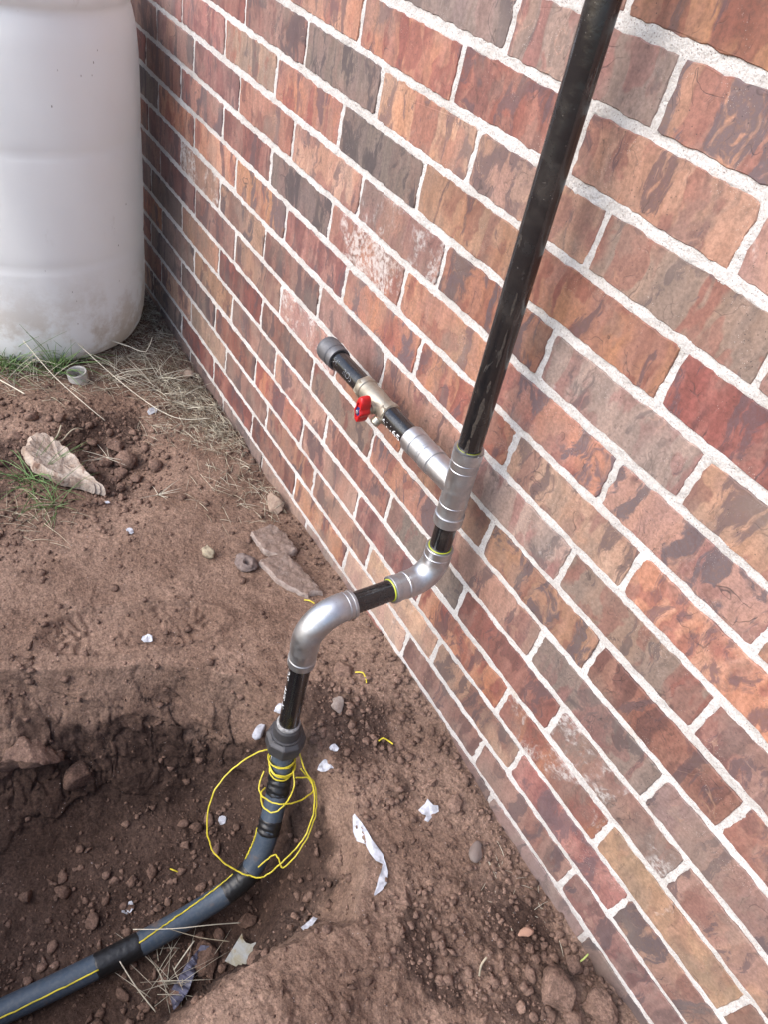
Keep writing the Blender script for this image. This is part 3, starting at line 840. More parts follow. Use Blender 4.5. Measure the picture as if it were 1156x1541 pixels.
# lower pipe to the union
pn = fitting('pipe_nipple', D0 + np.array([0, 0, .02]), np.array([.2292, -.2800, .055]), [(0, R1), (1, R1)], BLACK, line, 36)
LFACE = (-0.25, -0.97, 0)
text_on_pipe('pipe_lettering', 'A', .017, (.2291, -.28, .128), (0, 0, 1), R1 + .0003, LFACE, WHITE, pn, narrow=0.9)
text_on_pipe('pipe_lettering', 'SeAH', .0135, (.2289, -.28, .150), (0, 0, 1), R1 + .0003, LFACE, WHITE, pn, narrow=1.05)
text_on_pipe('pipe_lettering', 'S/C', .0150, (.2285, -.28, .207), (0, 0, 1), R1 + .0003, LFACE, WHITE, pn, narrow=1.15)

def hexbody(name, p0, p1, r0, sides, mat, parent, cham=0.12, rot=0.0, top=0.82, hole=None):
    p0, p1 = np.array(p0, float), np.array(p1, float); ax = (p1 - p0); ln = np.linalg.norm(ax); ax = ax / ln
    u = np.array([1, 0, 0]) if abs(ax[0]) < .9 else np.array([0, 0, 1]); u = u - ax * (u @ ax); u /= np.linalg.norm(u); v = np.cross(ax, u)
    bm = bmesh.new(); rings = []
    for t, s in ((0, top), (cham, 1), (1 - cham, 1), (1, top)):
        rings.append([bm.verts.new(tuple(p0 + ax * ln * t + r0 * s * (math.cos(rot + q * 2 * math.pi / sides) * u + math.sin(rot + q * 2 * math.pi / sides) * v))) for q in range(sides)])
    for a, b in zip(rings, rings[1:]):
        for q in range(sides): bm.faces.new((a[q], a[(q + 1) % sides], b[(q + 1) % sides], b[q]))
    bm.faces.new(rings[0][::-1]); bm.faces.new(rings[-1])
    bmesh.ops.bevel(bm, geom=[e for e in bm.edges], offset=r0 * 0.03, segments=2, affect='EDGES')
    me = bpy.data.meshes.new(name); bm.to_mesh(me); bm.free()
    return obj(name, me, mat, parent)
U0, U1 = np.array([.2330, -.2815, -.004]), np.array([.2294, -.2800, .072])
def up(t): return U0 + (U1 - U0) * t
un = hexbody('union_nut', up(.10), up(.62), .0345, 8, UNION, line, .16, .2)
fitting('union_collar', up(.55), up(.98), [(0, .027), (.25, .0265), (.27, .0235), (.9, .0225), (1, .0205), (1, .0165)], UNION, un, 36, False)
fitting('thread_tape', up(.86), up(1.10), [(0, .0210), (.25, .0215), (.5, .0196), (.75, .0200), (1, .0172)], m_rough('thread_paste', (0.36, 0.36, 0.36), (0.16, 0.15, 0.15), 200, .8, .001), un, 30, False)
# grey plastic pipe bending into the trench
PP = [(.2330, -.2815, .02), (.2365, -.2835, -.01), (.249, -.290, -.04), (.268, -.3015, -.070), (.288, -.3165, -.098), (.308, -.3335, -.127), (.324, -.350, -.156), (.337, -.373, -.186),
      (.344, -.408, -.210), (.3475, -.48, -.226), (.3485, -.585, -.234), (.344, -.69, -.240), (.338, -.78, -.245), (.331, -.9, -.25), (.325, -1.05, -.255), (.32, -1.3, -.262)]
PPATH = catmull(PP, 10)
RP = 0.0195
poly = tube('plastic_pipe', PPATH, RP, POLY, line, 40)
tag(poly, 'grey plastic gas pipe curving down into the trench')
PLEN = np.concatenate([[0], np.cumsum(np.linalg.norm(np.diff(PPATH, axis=0), axis=1))])
def pat(s): return np.array([np.interp(s, PLEN, PPATH[:, i]) for i in range(3)])
def near_s(p): return PLEN[np.argmin(np.linalg.norm(PPATH - np.array(p), axis=1))]
def tape(s0, s1, seed, lump=0.0022, base=0.0009):
    n = max(8, int((s1 - s0) / 0.0022)); path, rad = [], []
    for i in range(n + 1):
        path.append(pat(s0 + (s1 - s0) * i / n)); rad.append(RP + base)
    V, F = sweep(path, rad, 36, False)
    for i in range(n + 1):
        edge = 1.0 if 1 < i < n - 1 else 0.3
        for q in range(36):
            j = i * 36 + q; a = q / 36 * 6.283
            h = lump * edge * (float(gnoise(math.cos(a) * 2 + i * .35 + math.sin(a) * 1.0, math.sin(a) * 2 - i * .22 + seed, 6)) * .6 + .35 * math.sin(i * 1.1 + a * 1.0 + seed))
            d = V[j] - path[i]; sl2 = 0.0035 * float(gnoise(a * 1.3 + seed, seed, 7)) * (1 if i in (0, n) else 0)
            V[j] = path[i] + d * (1 + (h - (0.0012 if i in (0, n) else 0)) / (RP + base))
            tdir = pat(s0 + (s1 - s0) * i / n + .002) - pat(s0 + (s1 - s0) * i / n - .002)
            V[j] += tdir / .004 * sl2
    return mesh('tape_wrap', V, F)
s_a = near_s((.268, -.3015, -.070))
for s0, s1, sd_, lp in [(s_a - .026, s_a + .012, 1, .0020), (s_a + .055, s_a + .082, 2, .0020), (near_s((.338, -.376, -.188)) - .004, near_s((.345, -.41, -.21)) + .018, 3, .0007),
                        (near_s((.3485, -.585, -.234)) - .01, near_s((.3485, -.585, -.234)) + .062, 4, .0003)]:
    tg = obj('tape_wrap', tape(s0, s1, sd_, lp), TAPE, poly)
def sticker():
    V, F = [], []
    s0 = near_s((.2365, -.2835, -.01)) + .004
    for i in range(7):
        s = s0 + .040 * i / 6; c = pat(s)
        for j in range(4):
            a = math.radians(-128 + j * 9 - i * 1.0); V.append(c + np.array([math.cos(a), math.sin(a), 0.12 * 0]) * (RP + .0006))
    for i in range(6):
        for j in range(3): k = i * 4 + j; F.append((k, k + 1, k + 5, k + 4))
    return mesh('label_sticker', V, F)
obj('label_sticker', sticker(), PAPER, poly)

# the side branch: pipe, valve, pipe, cap
BR = lambda x: np.array([x, -.063, .5285 + .03 * (x - .09)])
bp = fitting('branch_pipe', BR(.115), BR(.018), [(0, R1), (1, R1)], BLACK, line, 36)
text_on_pipe('pipe_lettering', '41165', .0150, BR(.034), (1, 0, 0), R1 + .0003, (0, -.985, -.17), WHITE, bp, narrow=1.45)
valve = fitting('gas_valve', BR(.034), BR(-.048), [(0, .0170), (0, .0188), (.02, .0196), (.10, .0196), (.12, .0177), (.16, .0175), (.28, .0180), (.45, .0188), (.60, .0185), (.74, .0178), (.86, .0175), (.88, .0194), (.98, .0194), (1, .0188), (1, .017)], BRASS, line, 40)
for xa, xb in ((.036, .022), (-.040, -.053)):
    hexbody('hexagon_end', BR(xa), BR(xb), .0204, 6, BRASS, valve, .15, .3, .9)
HB = BR(.006)
fitting('valve_stem', HB + np.array([0, -.015, 0]), HB + np.array([0, -.034, -.003]), [(0, .010), (.35, .010), (.40, .0075), (1, .0070)], BRASS, valve, 24)
def handle():
    """winged T handle: lobes up and down, thick rim toward the viewer"""
    out = []
    n = 56
    for i in range(n):
        a = 2 * math.pi * i / n
        r = .0085 + .0190 * max(0, math.cos(a)) ** 8 + .0115 * max(0, -math.cos(a)) ** 8 + .0015 * abs(math.sin(a)) ** 4
        out.append((math.sin(a) * r * 1.05, math.cos(a) * r))
    bm = bmesh.new(); rings = []
    for y, s in ((-.026, .82), (-.0275, .96), (-.031, 1.0), (-.040, 1.0), (-.0435, .96), (-.045, .86), (-.045, .62), (-.0425, .58)):
        rings.append([bm.verts.new((HB[0] + x * s + .004 * (z > .012) * 0, HB[1] + y, HB[2] - .003 + z * s)) for x, z in out])
    for a, b in zip(rings, rings[1:]):
        for q in range(n): bm.faces.new((a[q], b[q], b[(q + 1) % n], a[(q + 1) % n]))
    bm.faces.new(rings[0]); bm.faces.new(rings[-1][::-1])
    bmesh.ops.recalc_face_normals(bm, faces=bm.faces)
    me = bpy.data.meshes.new('valve_handle'); bm.to_mesh(me); bm.free()
    me.polygons.foreach_set('use_smooth', [True] * len(me.polygons)); sharp(me, 40)
    return me
hd = obj('valve_handle', handle(), REDP, valve); tag(hd, 'red winged valve handle')
fitting('handle_disc', HB + np.array([0, -.0415, -.003]), HB + np.array([0, -.0438, -.003]), [(0, .0075), (1, .0072)], BLUEP, hd, 24)
hexbody('handle_nut', HB + np.array([0, -.0430, -.003]), HB + np.array([0, -.0466, -.003]), .0032, 6, STEEL, hd, .1, 0)
fitting('packing_boss', HB + np.array([.016, -.014, -.012]), HB + np.array([.016, -.022, -.020]), [(0, .008), (.8, .008), (1, .006)], BRASS, valve, 24)
bp2 = fitting('branch_pipe', BR(-.045), BR(-.145), [(0, R1), (1, R1)], BLACK, line, 36)
text_on_pipe('chalk_marking', '547', .0145, BR(-.128), (1, 0, 0), R1 + .0003, (0, -.90, .43), CHALK, bp2, narrow=0.85, thick=-.00045)
text_on_pipe('chalk_marking', 'RO5', .0155, BR(-.094), (1, 0, 0), R1 + .0003, (0, -.95, .30), CHALK, bp2, narrow=0.95, thick=-.00045)
cap = fitting('end_cap', BR(-.132), BR(-.176), [(0, .0172), (0, .0205), (.10, .0212), (.22, .0212), (.26, .0200), (.32, .0200), (.36, .0218), (.85, .0221), (.97, .0210), (1, .015), (1, 0.001)], IRON, line, 40, False)

# ------------------------------------------------------------------ tracer wire
RW = 0.0013
def wire(name, pts, parent=None, n=8, r=RW):
    P = catmull(pts, n); i = np.arange(len(P))
    if len(P) > 30:      # never quite a clean curve: small set kinks left from the spool
        P = P + 0.0011 * np.stack([gnoise(i * .23 + k, i * .11 + k * 3, 5 + k) for k in range(3)], 1) + 0.0005 * np.stack([gnoise(i * .7 + k, i * .3, 15 + k) for k in range(3)], 1)
    V, F = sweep(P, r, 8)
    return mesh(name, V, F)
BIG = [[0.2269, -0.300, -0.005], [0.2205, -0.3155, -0.0072], [0.2181, -0.346, -0.0169], [0.2219, -0.3784, -0.0325], [0.2313, -0.4042, -0.0503], [0.2476, -0.4217, -0.0725], [0.2674, -0.4322, -0.0967], [0.2903, -0.4347, -0.115], [0.3174, -0.4273, -0.1265], [0.3449, -0.4072, -0.135], [0.3594, -0.3927, -0.1385], [0.3712, -0.3759, -0.14], [0.3724, -0.3619, -0.137], [0.3682, -0.3345, -0.128], [0.3609, -0.3041, -0.117], [0.3508, -0.2826, -0.1042], [0.3356, -0.2661, -0.0825], [0.3172, -0.2559, -0.0608], [0.296, -0.2528, -0.0429], [0.2701, -0.2592, -0.0251], [0.2492, -0.258, -0.0109]]
SEC = [[0.3554, -0.3739, -0.1365], [0.3518, -0.353, -0.1295], [0.3527, -0.3411, -0.127], [0.3613, -0.3385, -0.1305], [0.3719, -0.3379, -0.1355], [0.3754, -0.3332, -0.136], [0.3683, -0.3066, -0.126], [0.3535, -0.2791, -0.1107], [0.3364, -0.2606, -0.0865], [0.3174, -0.2514, -0.0648], [0.296, -0.2483, -0.0469], [0.2858, -0.2556, -0.0417], [0.2780, -0.2760, -0.0380]]
SM = [[0.2462, -0.3227, -0.03], [0.2605, -0.337, -0.04], [0.2713, -0.341, -0.045], [0.2928, -0.3385, -0.035], [0.3087, -0.3259, -0.03], [0.3154, -0.3074, -0.035], [0.3133, -0.2777, -0.05], [0.3053, -0.2537, -0.06], [0.2961, -0.2476, -0.06], [0.2826, -0.2528, -0.05], [0.2690, -0.2630, -0.03]]
TH = [[0.2715, -0.2800, -0.02], [0.2890, -0.2852, -0.03], [0.3030, -0.2985, -0.035], [0.3130, -0.3170, -0.04], [0.3110, -0.3345, -0.05], [0.2948, -0.3430, -0.055], [0.2720, -0.3380, -0.06], [0.2600, -0.3240, -0.065]]
def coil():
    pts = []
    turns = 6.2
    for i in range(int(turns * 20) + 1):
        a = i / 20 * 2 * math.pi + 2.2; q = i / (turns * 20)
        s = near_s((.249, -.290, -.04)) - .012 + .012 * math.sin(q * 9.1) + .010 * (q - .5)
        c = pat(s); r = RP + .0028 + .0016 * math.sin(i * .21) + .0012 * math.sin(i * .57 + 1)
        pts.append((c[0] + r * math.cos(a) + .0012, c[1] + r * math.sin(a) - .0008, c[2] + .0045 * math.sin(a + 2.3) + .0015 * math.sin(q * 31)))
    return pts
tw = empty('tracer_wire', (.249, -.290, -.06))
tag(tw, 'thin yellow tracer wire coiled round the grey pipe with a big loose loop', 'wire')
obj('wire_coil', wire('wire_coil', coil(), n=2), YEL, tw)
obj('wire_loop', wire('wire_loop', BIG), YEL, tw)
obj('wire_loop', wire('wire_loop', SEC), YEL, tw)
obj('wire_loop', wire('wire_loop', SM), YEL, tw)
obj('wire_loop', wire('wire_loop', TH), YEL, tw)
def along(s0, s1, a0, a1, n=40):
    pts = []
    for i in range(n + 1):
        s = s0 + (s1 - s0) * i / n; c = pat(s); d = pat(s + .003) - pat(s - .003); d /= np.linalg.norm(d)
        a = math.radians(a0 + (a1 - a0) * i / n)
        side = np.cross(d, np.array([0, 0, 1.0])); side /= np.linalg.norm(side); upv = np.cross(side, d)
        pts.append(c + (RP + RW * .8) * (math.cos(a) * side + math.sin(a) * upv))
    return pts
s_b = near_s((.324, -.350, -.156)); s_c = near_s((.3485, -.585, -.234)); s_0 = s_a + .075
obj('wire_run', wire('wire_run', along(s_0, s_b + .028, 22, 30), n=2), YEL, tw)
obj('wire_run', wire('wire_run', along(s_b + .07, s_c - .008, 42, 98), n=2), YEL, tw)
obj('wire_run', wire('wire_run', along(s_c + .058, s_c + .55, 122, 138), n=2), YEL, tw)

# ------------------------------------------------------------------ drum
def lathe(prof, seg=96):
    V, F = [], []
    for r, z in prof:
        for s in range(seg):
            a = 2 * math.pi * s / seg; V.append((r * math.cos(a), r * math.sin(a), z))
    n = len(prof)
    for i in range(n - 1):
        for s in range(seg):
            a, b = i * seg + s, i * seg + (s + 1) % seg
            F.append((a, b, b + seg, a + seg))
    F.append(tuple((n - 1) * seg + s for s in range(seg))); F.append(tuple(range(seg))[::-1])
    return V, F
def build_drum():
    cx, cy = -1.268, -.324
    z0 = zg(-1.05, -.33) - .006
    d = empty('drum', (cx, cy, z0))
    tag(d, 'white plastic storage drum with mud stained base standing against the brick wall', 'drum')
    pr = [(.215, .012), (.232, .0), (.250, .004), (.266, .016), (.276, .036), (.282, .065), (.2855, .11), (.2865, .255), (.2865, .264), (.2851, .274), (.2851, .286), (.2865, .296), (.2875, .36),
          (.2880, .45), (.2872, .524), (.2858, .534), (.2858, .547), (.2872, .557), (.2868, .62), (.284, .70), (.279, .755), (.272, .785), (.268, .796), (.268, .806), (.2735, .812), (.278, .822),
          (.279, .838), (.276, .852), (.268, .860), (.258, .862), (.250, .858), (.246, .846), (.238, .842), (.12, .846), (.01, .848)]
    prs = []
    for (a, b) in zip(pr, pr[1:]):
        k = 3 if abs(a[1] - b[1]) > .03 else 2
        for t in range(k): prs.append((a[0] + (b[0] - a[0]) * t / k, a[1] + (b[1] - a[1]) * t / k))
    prs.append(pr[-1])
    V, F = lathe(prs, 128)
    V = np.array(V); a = np.arctan2(V[:, 1], V[:, 0]); wob = 0.0022 * gnoise(np.cos(a) * 3 + V[:, 2] * 2, np.sin(a) * 3 + V[:, 2] * 3, 81)
    rr_ = np.hypot(V[:, 0], V[:, 1]); V[:, :2] *= (1 + wob / np.maximum(rr_, .1))[:, None]
    o = obj('drum_body', mesh('drum_body', V + [cx, cy, z0], F), DRUM, d)
    for bx, by in ((.15, .05), (-.15, -.04)):
        Vb, Fb = lathe([(.026, 0), (.030, .002), (.030, .012), (.027, .015), (.012, .015), (.012, .011), (.001, .011)], 32)
        obj('bung_cap', mesh('bung_cap', np.array(Vb) + [cx + bx, cy + by, z0 + .8455], Fb), DRUM, d)
build_drum()

def build_neck():
    pr = [(.020, .02), (.024, .02), (.0255, .024), (.0255, .052), (.027, .058), (.0305, .059), (.0312, .056), (.0312, .053), (.0298, .051)]
    z = .049
    while z > .004:
        pr += [(.0312, z), (.0314, z - .002), (.0300, z - .0035)]; z -= .0062
    pr += [(.033, .002), (.033, -.006), (.02, -.006)]
    V, F = lathe(pr, 40); F = F[:-2]
    V = np.array(V); a = math.radians(9)
    Rm = np.array([[1, 0, 0], [0, math.cos(a), -math.sin(a)], [0, math.sin(a), math.cos(a)]])
    p = np.array([-.928, -.308, zg(-.928, -.308) - .014])
    k = plain('dusty_white_plastic', (0.52, 0.50, 0.47), 0.55, var=0.35, scale=50)
    single('threaded_neck', mesh('threaded_neck', (V * [.80, .80, .72]) @ Rm.T + p, F), k, 'off white threaded plastic neck standing open in the dry grass before the drum', 'pipe fitting')
build_neck()

# ------------------------------------------------------------------ stones, clods and scraps
def ico(sub):
    bm = bmesh.new(); bmesh.ops.create_icosphere(bm, subdivisions=sub, radius=1.0)
    V = np.array([v.co[:] for v in bm.verts]); F = np.array([[v.index for v in f.verts] for f in bm.faces]); bm.free()
    return V, F
ICO = {k: ico(k) for k in (1, 2, 3, 4)}
def n3(P, s, seed):
    return (gnoise(P[:, 0] * s + seed, P[:, 1] * s + 3.1 * seed, seed) + gnoise(P[:, 1] * s - seed, P[:, 2] * s + seed, seed + 1) + gnoise(P[:, 2] * s, P[:, 0] * s + seed, seed + 2)) / 1.7
def rock(size, seed, sub=3, flat=1.0, ang=0.0, rough=0.22, facets=9):
    V, F = ICO[sub]; V = V.copy(); g_ = np.random.default_rng(seed)
    for _ in range(facets):                       # a few broken faces
        d = g_.normal(size=3); d /= np.linalg.norm(d); c = g_.uniform(.38, .78)
        h = V @ d - c; V = V - np.outer(np.maximum(h, 0) * .92, d)
    V = V * (1 + rough * n3(V, 1.4, seed) + rough * .45 * n3(V, 4.0, seed + 9) + rough * .25 * n3(V, 9.0, seed + 19))[:, None]
    V = V * np.array(size) * [1, 1, flat]
    c, s = math.cos(ang), math.sin(ang)
    return V @ np.array([[c, s, 0], [-s, c, 0], [0, 0, 1]]), F
def put_rock(name, x, y, size, seed, mat, label, cat, sink=.35, group=None, sub=3, ang=0., rough=.16, facets=9, dz=0):
    V, F = rock(size, seed, sub, 1, ang, rough, facets)
    V = V + [x, y, zg(x, y) + size[2] * (1 - 2 * sink) + dz]
    return single(name, np_mesh(name, V, F, smooth=(sub >= 4)), mat, label, cat, group)
# big clods in the lower corner by the wall
put_rock('soil_clod', .762, -.085, (.036, .031, .028), 3, CLOD, 'largest pale brown soil clod by the wall foot in the bottom corner', 'soil clod', .25, sub=4)
put_rock('soil_clod', .800, -.046, (.033, .027, .022), 4, CLOD, 'wide soil clod wedged between the largest clod and the brick wall', 'soil clod', .25, sub=4)
put_rock('soil_clod', .742, -.040, (.017, .021, .016), 5, CLOD, 'blocky soil clod under a green grass blade by the wall', 'soil clod', .2, sub=3)
put_rock('soil_clod', .793, -.090, (.016, .016, .013), 6, CLOD, 'fist shaped clod just below the largest clod at the bottom edge', 'soil clod', .2)
put_rock('soil_clod', .718, -.110, (.014, .011, .010), 7, CLOD, 'rounded clod left of the largest clod among crumbs', 'soil clod', .3)
LUMPS = [(.695, -.083, .009), (.700, -.058, .008), (.712, -.070, .009), (.722, -.055, .010), (.735, -.075, .008), (.69, -.14, .008), (.70, -.165, .010), (.735, -.125, .010), (.672, -.19, .009), (.655, -.12, .007), (.642, -.15, .009), (.632, -.10, .007), (.60, -.17, .008), (.585, -.12, .006), (.62, -.21, .009), (.66, -.24, .008), (.57, -.22, .007), (.745, -.15, .009), (.765, -.14, .008), (.78, -.125, .009), (.68, -.10, .007), (.71, -.19, .007), (.73, -.21, .008), (.815, -.10, .009), (.60, -.05, .007), (.55, -.05, .006)]
put_rock('soil_clod', .545, -.225, (.017, .014, .010), 70, CLOD, 'rounded clod at the lower end of the white paper strip', 'soil clod', .35)
put_rock('soil_clod', .148, -.111, (.030, .022, .012), 71, CLOD, 'flat topped clod under the yellow snippet between pipe and wall', 'soil clod', .3)
put_rock('pale_stone', .205, -.160, (.022, .014, .012), 72, m_rough('grey_stone', (.25, .21, .19), (.17, .125, .105), 80, .95, .001), 'pale dusty stone in the crumbs right of the black drop pipe', 'stone', .3)
put_rock('soil_clod', .408, -.079, (.010, .013, .008), 73, CLOD, 'oval clod just above the white torn paper scrap', 'soil clod', .3)
put_rock('soil_clod', .455, -.058, (.020, .018, .011), 74, CLOD, 'low clod against the wall right of the torn paper scrap', 'soil clod', .35)
put_rock('flat_stone', .536, -.072, (.012, .019, .006), 75, m_rough('smooth_stone', (.17, .13, .115), (.13, .10, .088), 30, .7, .0003), 'smooth flat oval stone lying near the wall foot', 'stone', .2, rough=.08, facets=2, ang=.7)
put_rock('brick_chip', .673, -.074, (.008, .016, .008), 76, m_rough('brick_chip_face', (.33, .19, .13), (.25, .14, .10), 60, .85, .0006), 'pale orange brick chip standing among lumps by the dry grass', 'brick chip', .2, rough=.1, facets=7, sub=3)
put_rock('soil_clod', -.003, -.651, (.048, .052, .046), 77, CLOD, 'big crumbly clod bulging from the trench side at the left edge', 'soil clod', .42, sub=4, rough=.34)
put_rock('soil_clod', .048, -.585, (.026, .034, .022), 78, CLOD, 'flat faced clod below the bulging clod in the trench side', 'soil clod', .4, sub=3, ang=.5)
put_rock('soil_clod', .420, -.49, (.036, .028, .018), 79, CLOD, 'broken clod on the trench floor under the dry straw', 'soil clod', .35, sub=4)
put_rock('soil_clod', .44, -.545, (.022, .018, .012), 80, CLOD, 'small clod by the purple plastic scrap in the trench', 'soil clod', .3)
put_rock('soil_clod', .39, -.40, (.016, .020, .012), 83, CLOD, 'clod beside the grey pipe below its lowest black tape', 'soil clod', .3)
put_rock('soil_clod', .468, -.425, (.020, .022, .014), 84, CLOD, 'clod right of the notched metal plate', 'soil clod', .3)
# stirred-up lumps in the hollow before the drum
put_rock('soil_clod', -.605, -.29, (.030 * 1.2, .030, .030 * .75), 120, CLOD, 'largest broken clod in the hollow before the drum', 'soil clod', .28, sub=4, ang=0.0, rough=.2)
put_rock('soil_clod', -.625, -.335, (.024 * 1.2, .024, .024 * .75), 121, CLOD, 'blocky clod beside the star shaped straw in the hollow', 'soil clod', .28, sub=4, ang=0.9, rough=.2)
put_rock('soil_clod', -.56, -.24, (.020 * 1.2, .020, .020 * .75), 122, CLOD, 'clod on the wall side of the hollow below the white flake', 'soil clod', .28, sub=4, ang=1.8, rough=.2)
put_rock('soil_clod', -.575, -.31, (.018 * 1.2, .018, .018 * .75), 123, CLOD, 'middling clod in the floor of the hollow', 'soil clod', .28, sub=4, ang=2.7, rough=.2)
put_rock('soil_clod', -.66, -.30, (.020 * 1.2, .020, .020 * .75), 124, CLOD, 'clod at the drum side of the hollow', 'soil clod', .28, sub=4, ang=3.6, rough=.2)
LUMPS += [(-.68, -.35, .016), (-.54, -.29, .017), (-.52, -.33, .015), (-.59, -.37, .017), (-.64, -.40, .014), (-.56, -.40, .014), (-.52, -.38, .013), (-.50, -.27, .012), (-.70, -.30, .013), (-.73, -.34, .015), (-.75, -.40, .018), (-.77, -.46, .020), (-.72, -.50, .018), (-.66, -.56, .020), (-.58, -.60, .024), (-.62, -.63, .022), (-.50, -.56, .014), (-.47, -.40, .010), (-.48, -.34, .011), (-.63, -.24, .015), (-.69, -.25, .012)]
# lumps on the trench floor
LUMPS += [(.20, -.42, .013), (.19, -.39, .015), (.22, -.45, .012), (.18, -.44, .011), (.24, -.52, .012), (.26, -.47, .010), (.22, -.58, .012), (.27, -.63, .014), (.20, -.66, .016), (.30, -.53, .010), (.28, -.70, .012), (.18, -.72, .016), (.41, -.56, .012), (.40, -.62, .014), (.43, -.60, .010), (.42, -.67, .013), (.39, -.45, .012), (.30, -.45, .010), (.25, -.40, .012)]

for q in range(70):
    LUMPS.append((rr.uniform(.05, .86), -.006 - abs(rr.gauss(0, .018)), rr.uniform(.0035, .0085)))
# limestone slab with a hollowed face
def slab(name, outline, x, y, ang, thick, mat, label, cat, tilt=0., seed=0, sink=.004, dish=0.):
    """irregular slab from a plan outline, with broken edges"""
    bm = bmesh.new(); n = len(outline); P = []
    for i in range(n):
        a, b = np.array(outline[i]), np.array(outline[(i + 1) % n])
        k = max(2, int(np.linalg.norm(b - a) / .006))
        for t in range(k):
            q = a + (b - a) * t / k
            P.append(q * (1 + .09 * float(gnoise(q[0] * 60 + seed, q[1] * 60, seed)) + .07 * float(gnoise(q[0] * 190 + seed, q[1] * 190, seed + 5))))
    P = np.array(P); m = len(P); cen = P.mean(0); V, F = [], []
    levels = [(1.0, 0), (1.02, thick * .45), (.985, thick * .85), (.93, thick), (.72, thick - dish * .5), (.45, thick - dish), (.2, thick - dish * .9)]
    for s, z in levels:
        for q in P:
            r = cen + (q - cen) * s
            V.append((r[0], r[1], z + .18 * thick * float(gnoise(r[0] * 70 + seed, r[1] * 70 + z * 60, seed + 1)) * (1 if z else 0)))
    L_ = len(levels)
    for l in range(L_ - 1):
        for i in range(m):
            a, b = l * m + i, l * m + (i + 1) % m; F.append((a, b, b + m, a + m))
    V.append((cen[0], cen[1], thick - dish)); c_ = len(V) - 1
    for i in range(m): F.append(((L_ - 1) * m + i, (L_ - 1) * m + (i + 1) % m, c_))
    V = np.array(V); ca, sa = math.cos(ang), math.sin(ang); ct, st_ = math.cos(tilt), math.sin(tilt)
    V = V @ np.array([[1, 0, 0], [0, ct, st_], [0, -st_, ct]])
    V = V @ np.array([[ca, sa, 0], [-sa, ca, 0], [0, 0, 1]])
    V = V + [x, y, zg(x, y) - sink]
    return single(name, sharp(mesh(name, V, F), 50), mat, label, cat)
LIME = m_rough('flaky_limestone', (.46, .39, .33), (.27, .195, .15), 30, .92, .004, (.16, .092, .066))
slab('limestone_slab', [(-.106, -.012), (-.088, -.045), (-.045, -.066), (.01, -.055), (.05, -.025), (.106, .068), (.05, .045), (-.015, .036), (-.07, .015)], -.60, -.442, 0, .026, LIME,
     'flaky tan limestone slab lying tilted in the loose soil left', 'stone', -.20, 1, -.008, .009)
slab('broken_concrete', [(-.05, -.03), (.005, -.042), (.055, -.02), (.05, .02), (.0, .03), (-.045, .022)], -.215, -.085, .25, .024, CONC, 'upper piece of cracked concrete splash near the wall foot', 'concrete', .05, 2)
slab('broken_concrete', [(-.055, -.028), (.02, -.034), (.085, -.012), (.095, .018), (.02, .03), (-.04, .03)], -.130, -.103, .28, .020, CONC, 'lower piece of cracked concrete splash near the wall foot', 'concrete', .04, 3)
put_rock('mortar_lump', -.335, -.034, (.034, .026, .022), 81, TANSTONE, 'rough tan mortar lump leaning on the wall foot above the cracked concrete', 'mortar lump', .25, sub=4, rough=.16)
put_rock('mortar_lump', -.89, -.028, (.020, .016, .012), 82, TANSTONE, 'small grey mortar lump at the wall foot behind the dry grass', 'mortar lump', .2)
def hollow_lump():
    V, F = rock((.028, .022, .014), 91, 4, 1, .4, .18, 3)
    top = V[:, 2] > .2 * .014; d = np.hypot(V[:, 0] - .006, V[:, 1])
    V[:, 2] -= np.where(top, .020 * np.exp(-(d / .0065) ** 4), 0)
    V = V + [-.180, -.172, zg(-.18, -.172) + .005]
    single('mud_nest', np_mesh('mud_nest', V, F), m_rough('grey_mud', (.20, .155, .14), (.11, .08, .072), 90, .95, .001), 'grey brown mud lump with a round hole beside the cracked concrete', 'mud lump')
hollow_lump()

def scrap(name, outline, x, y, ang, mat, label, cat, curl=.004, thick=.0008, seed=0, lift=.002, tiltv=(0, 0), group=None):
    bm = bmesh.new(); n = len(outline); P = []
    for i in range(n):
        a, b = np.array(outline[i]), np.array(outline[(i + 1) % n]); k = max(1, int(np.linalg.norm(b - a) / .004))
        for t in range(k): P.append(a + (b - a) * t / k)
    vs = [bm.verts.new((p[0], p[1], 0)) for p in P]; f = bm.faces.new(vs)
    bmesh.ops.triangulate(bm, faces=[f]); bmesh.ops.subdivide_edges(bm, edges=bm.edges[:], cuts=1)
    for v in bm.verts:
        v.co.z = curl * float(gnoise(v.co.x * 45 + seed, v.co.y * 45 + seed * 2, seed)) + curl * .5 * float(gnoise(v.co.x * 140 + seed, v.co.y * 140, seed + 3))
    r = bmesh.ops.extrude_face_region(bm, geom=bm.faces[:])
    for v in [g_ for g_ in r['geom'] if isinstance(g_, bmesh.types.BMVert)]: v.co.z += thick
    bmesh.ops.recalc_face_normals(bm, faces=bm.faces)
    ca, sa = math.cos(ang), math.sin(ang); gz = zg(x, y)
    sx = (zg(x + .012, y) - zg(x - .012, y)) / .024; sy = (zg(x, y + .012) - zg(x, y - .012)) / .024
    sx = max(-.8, min(.8, sx)) + tiltv[0]; sy = max(-.8, min(.8, sy)) + tiltv[1]
    for v in bm.verts:
        px, py = v.co.x * ca - v.co.y * sa, v.co.x * sa + v.co.y * ca
        v.co = (x + px, y + py, gz + lift + v.co.z + sx * px + sy * py)
    me = bpy.data.meshes.new(name); bm.to_mesh(me); bm.free()
    return single(name, me, mat, label, cat, group)
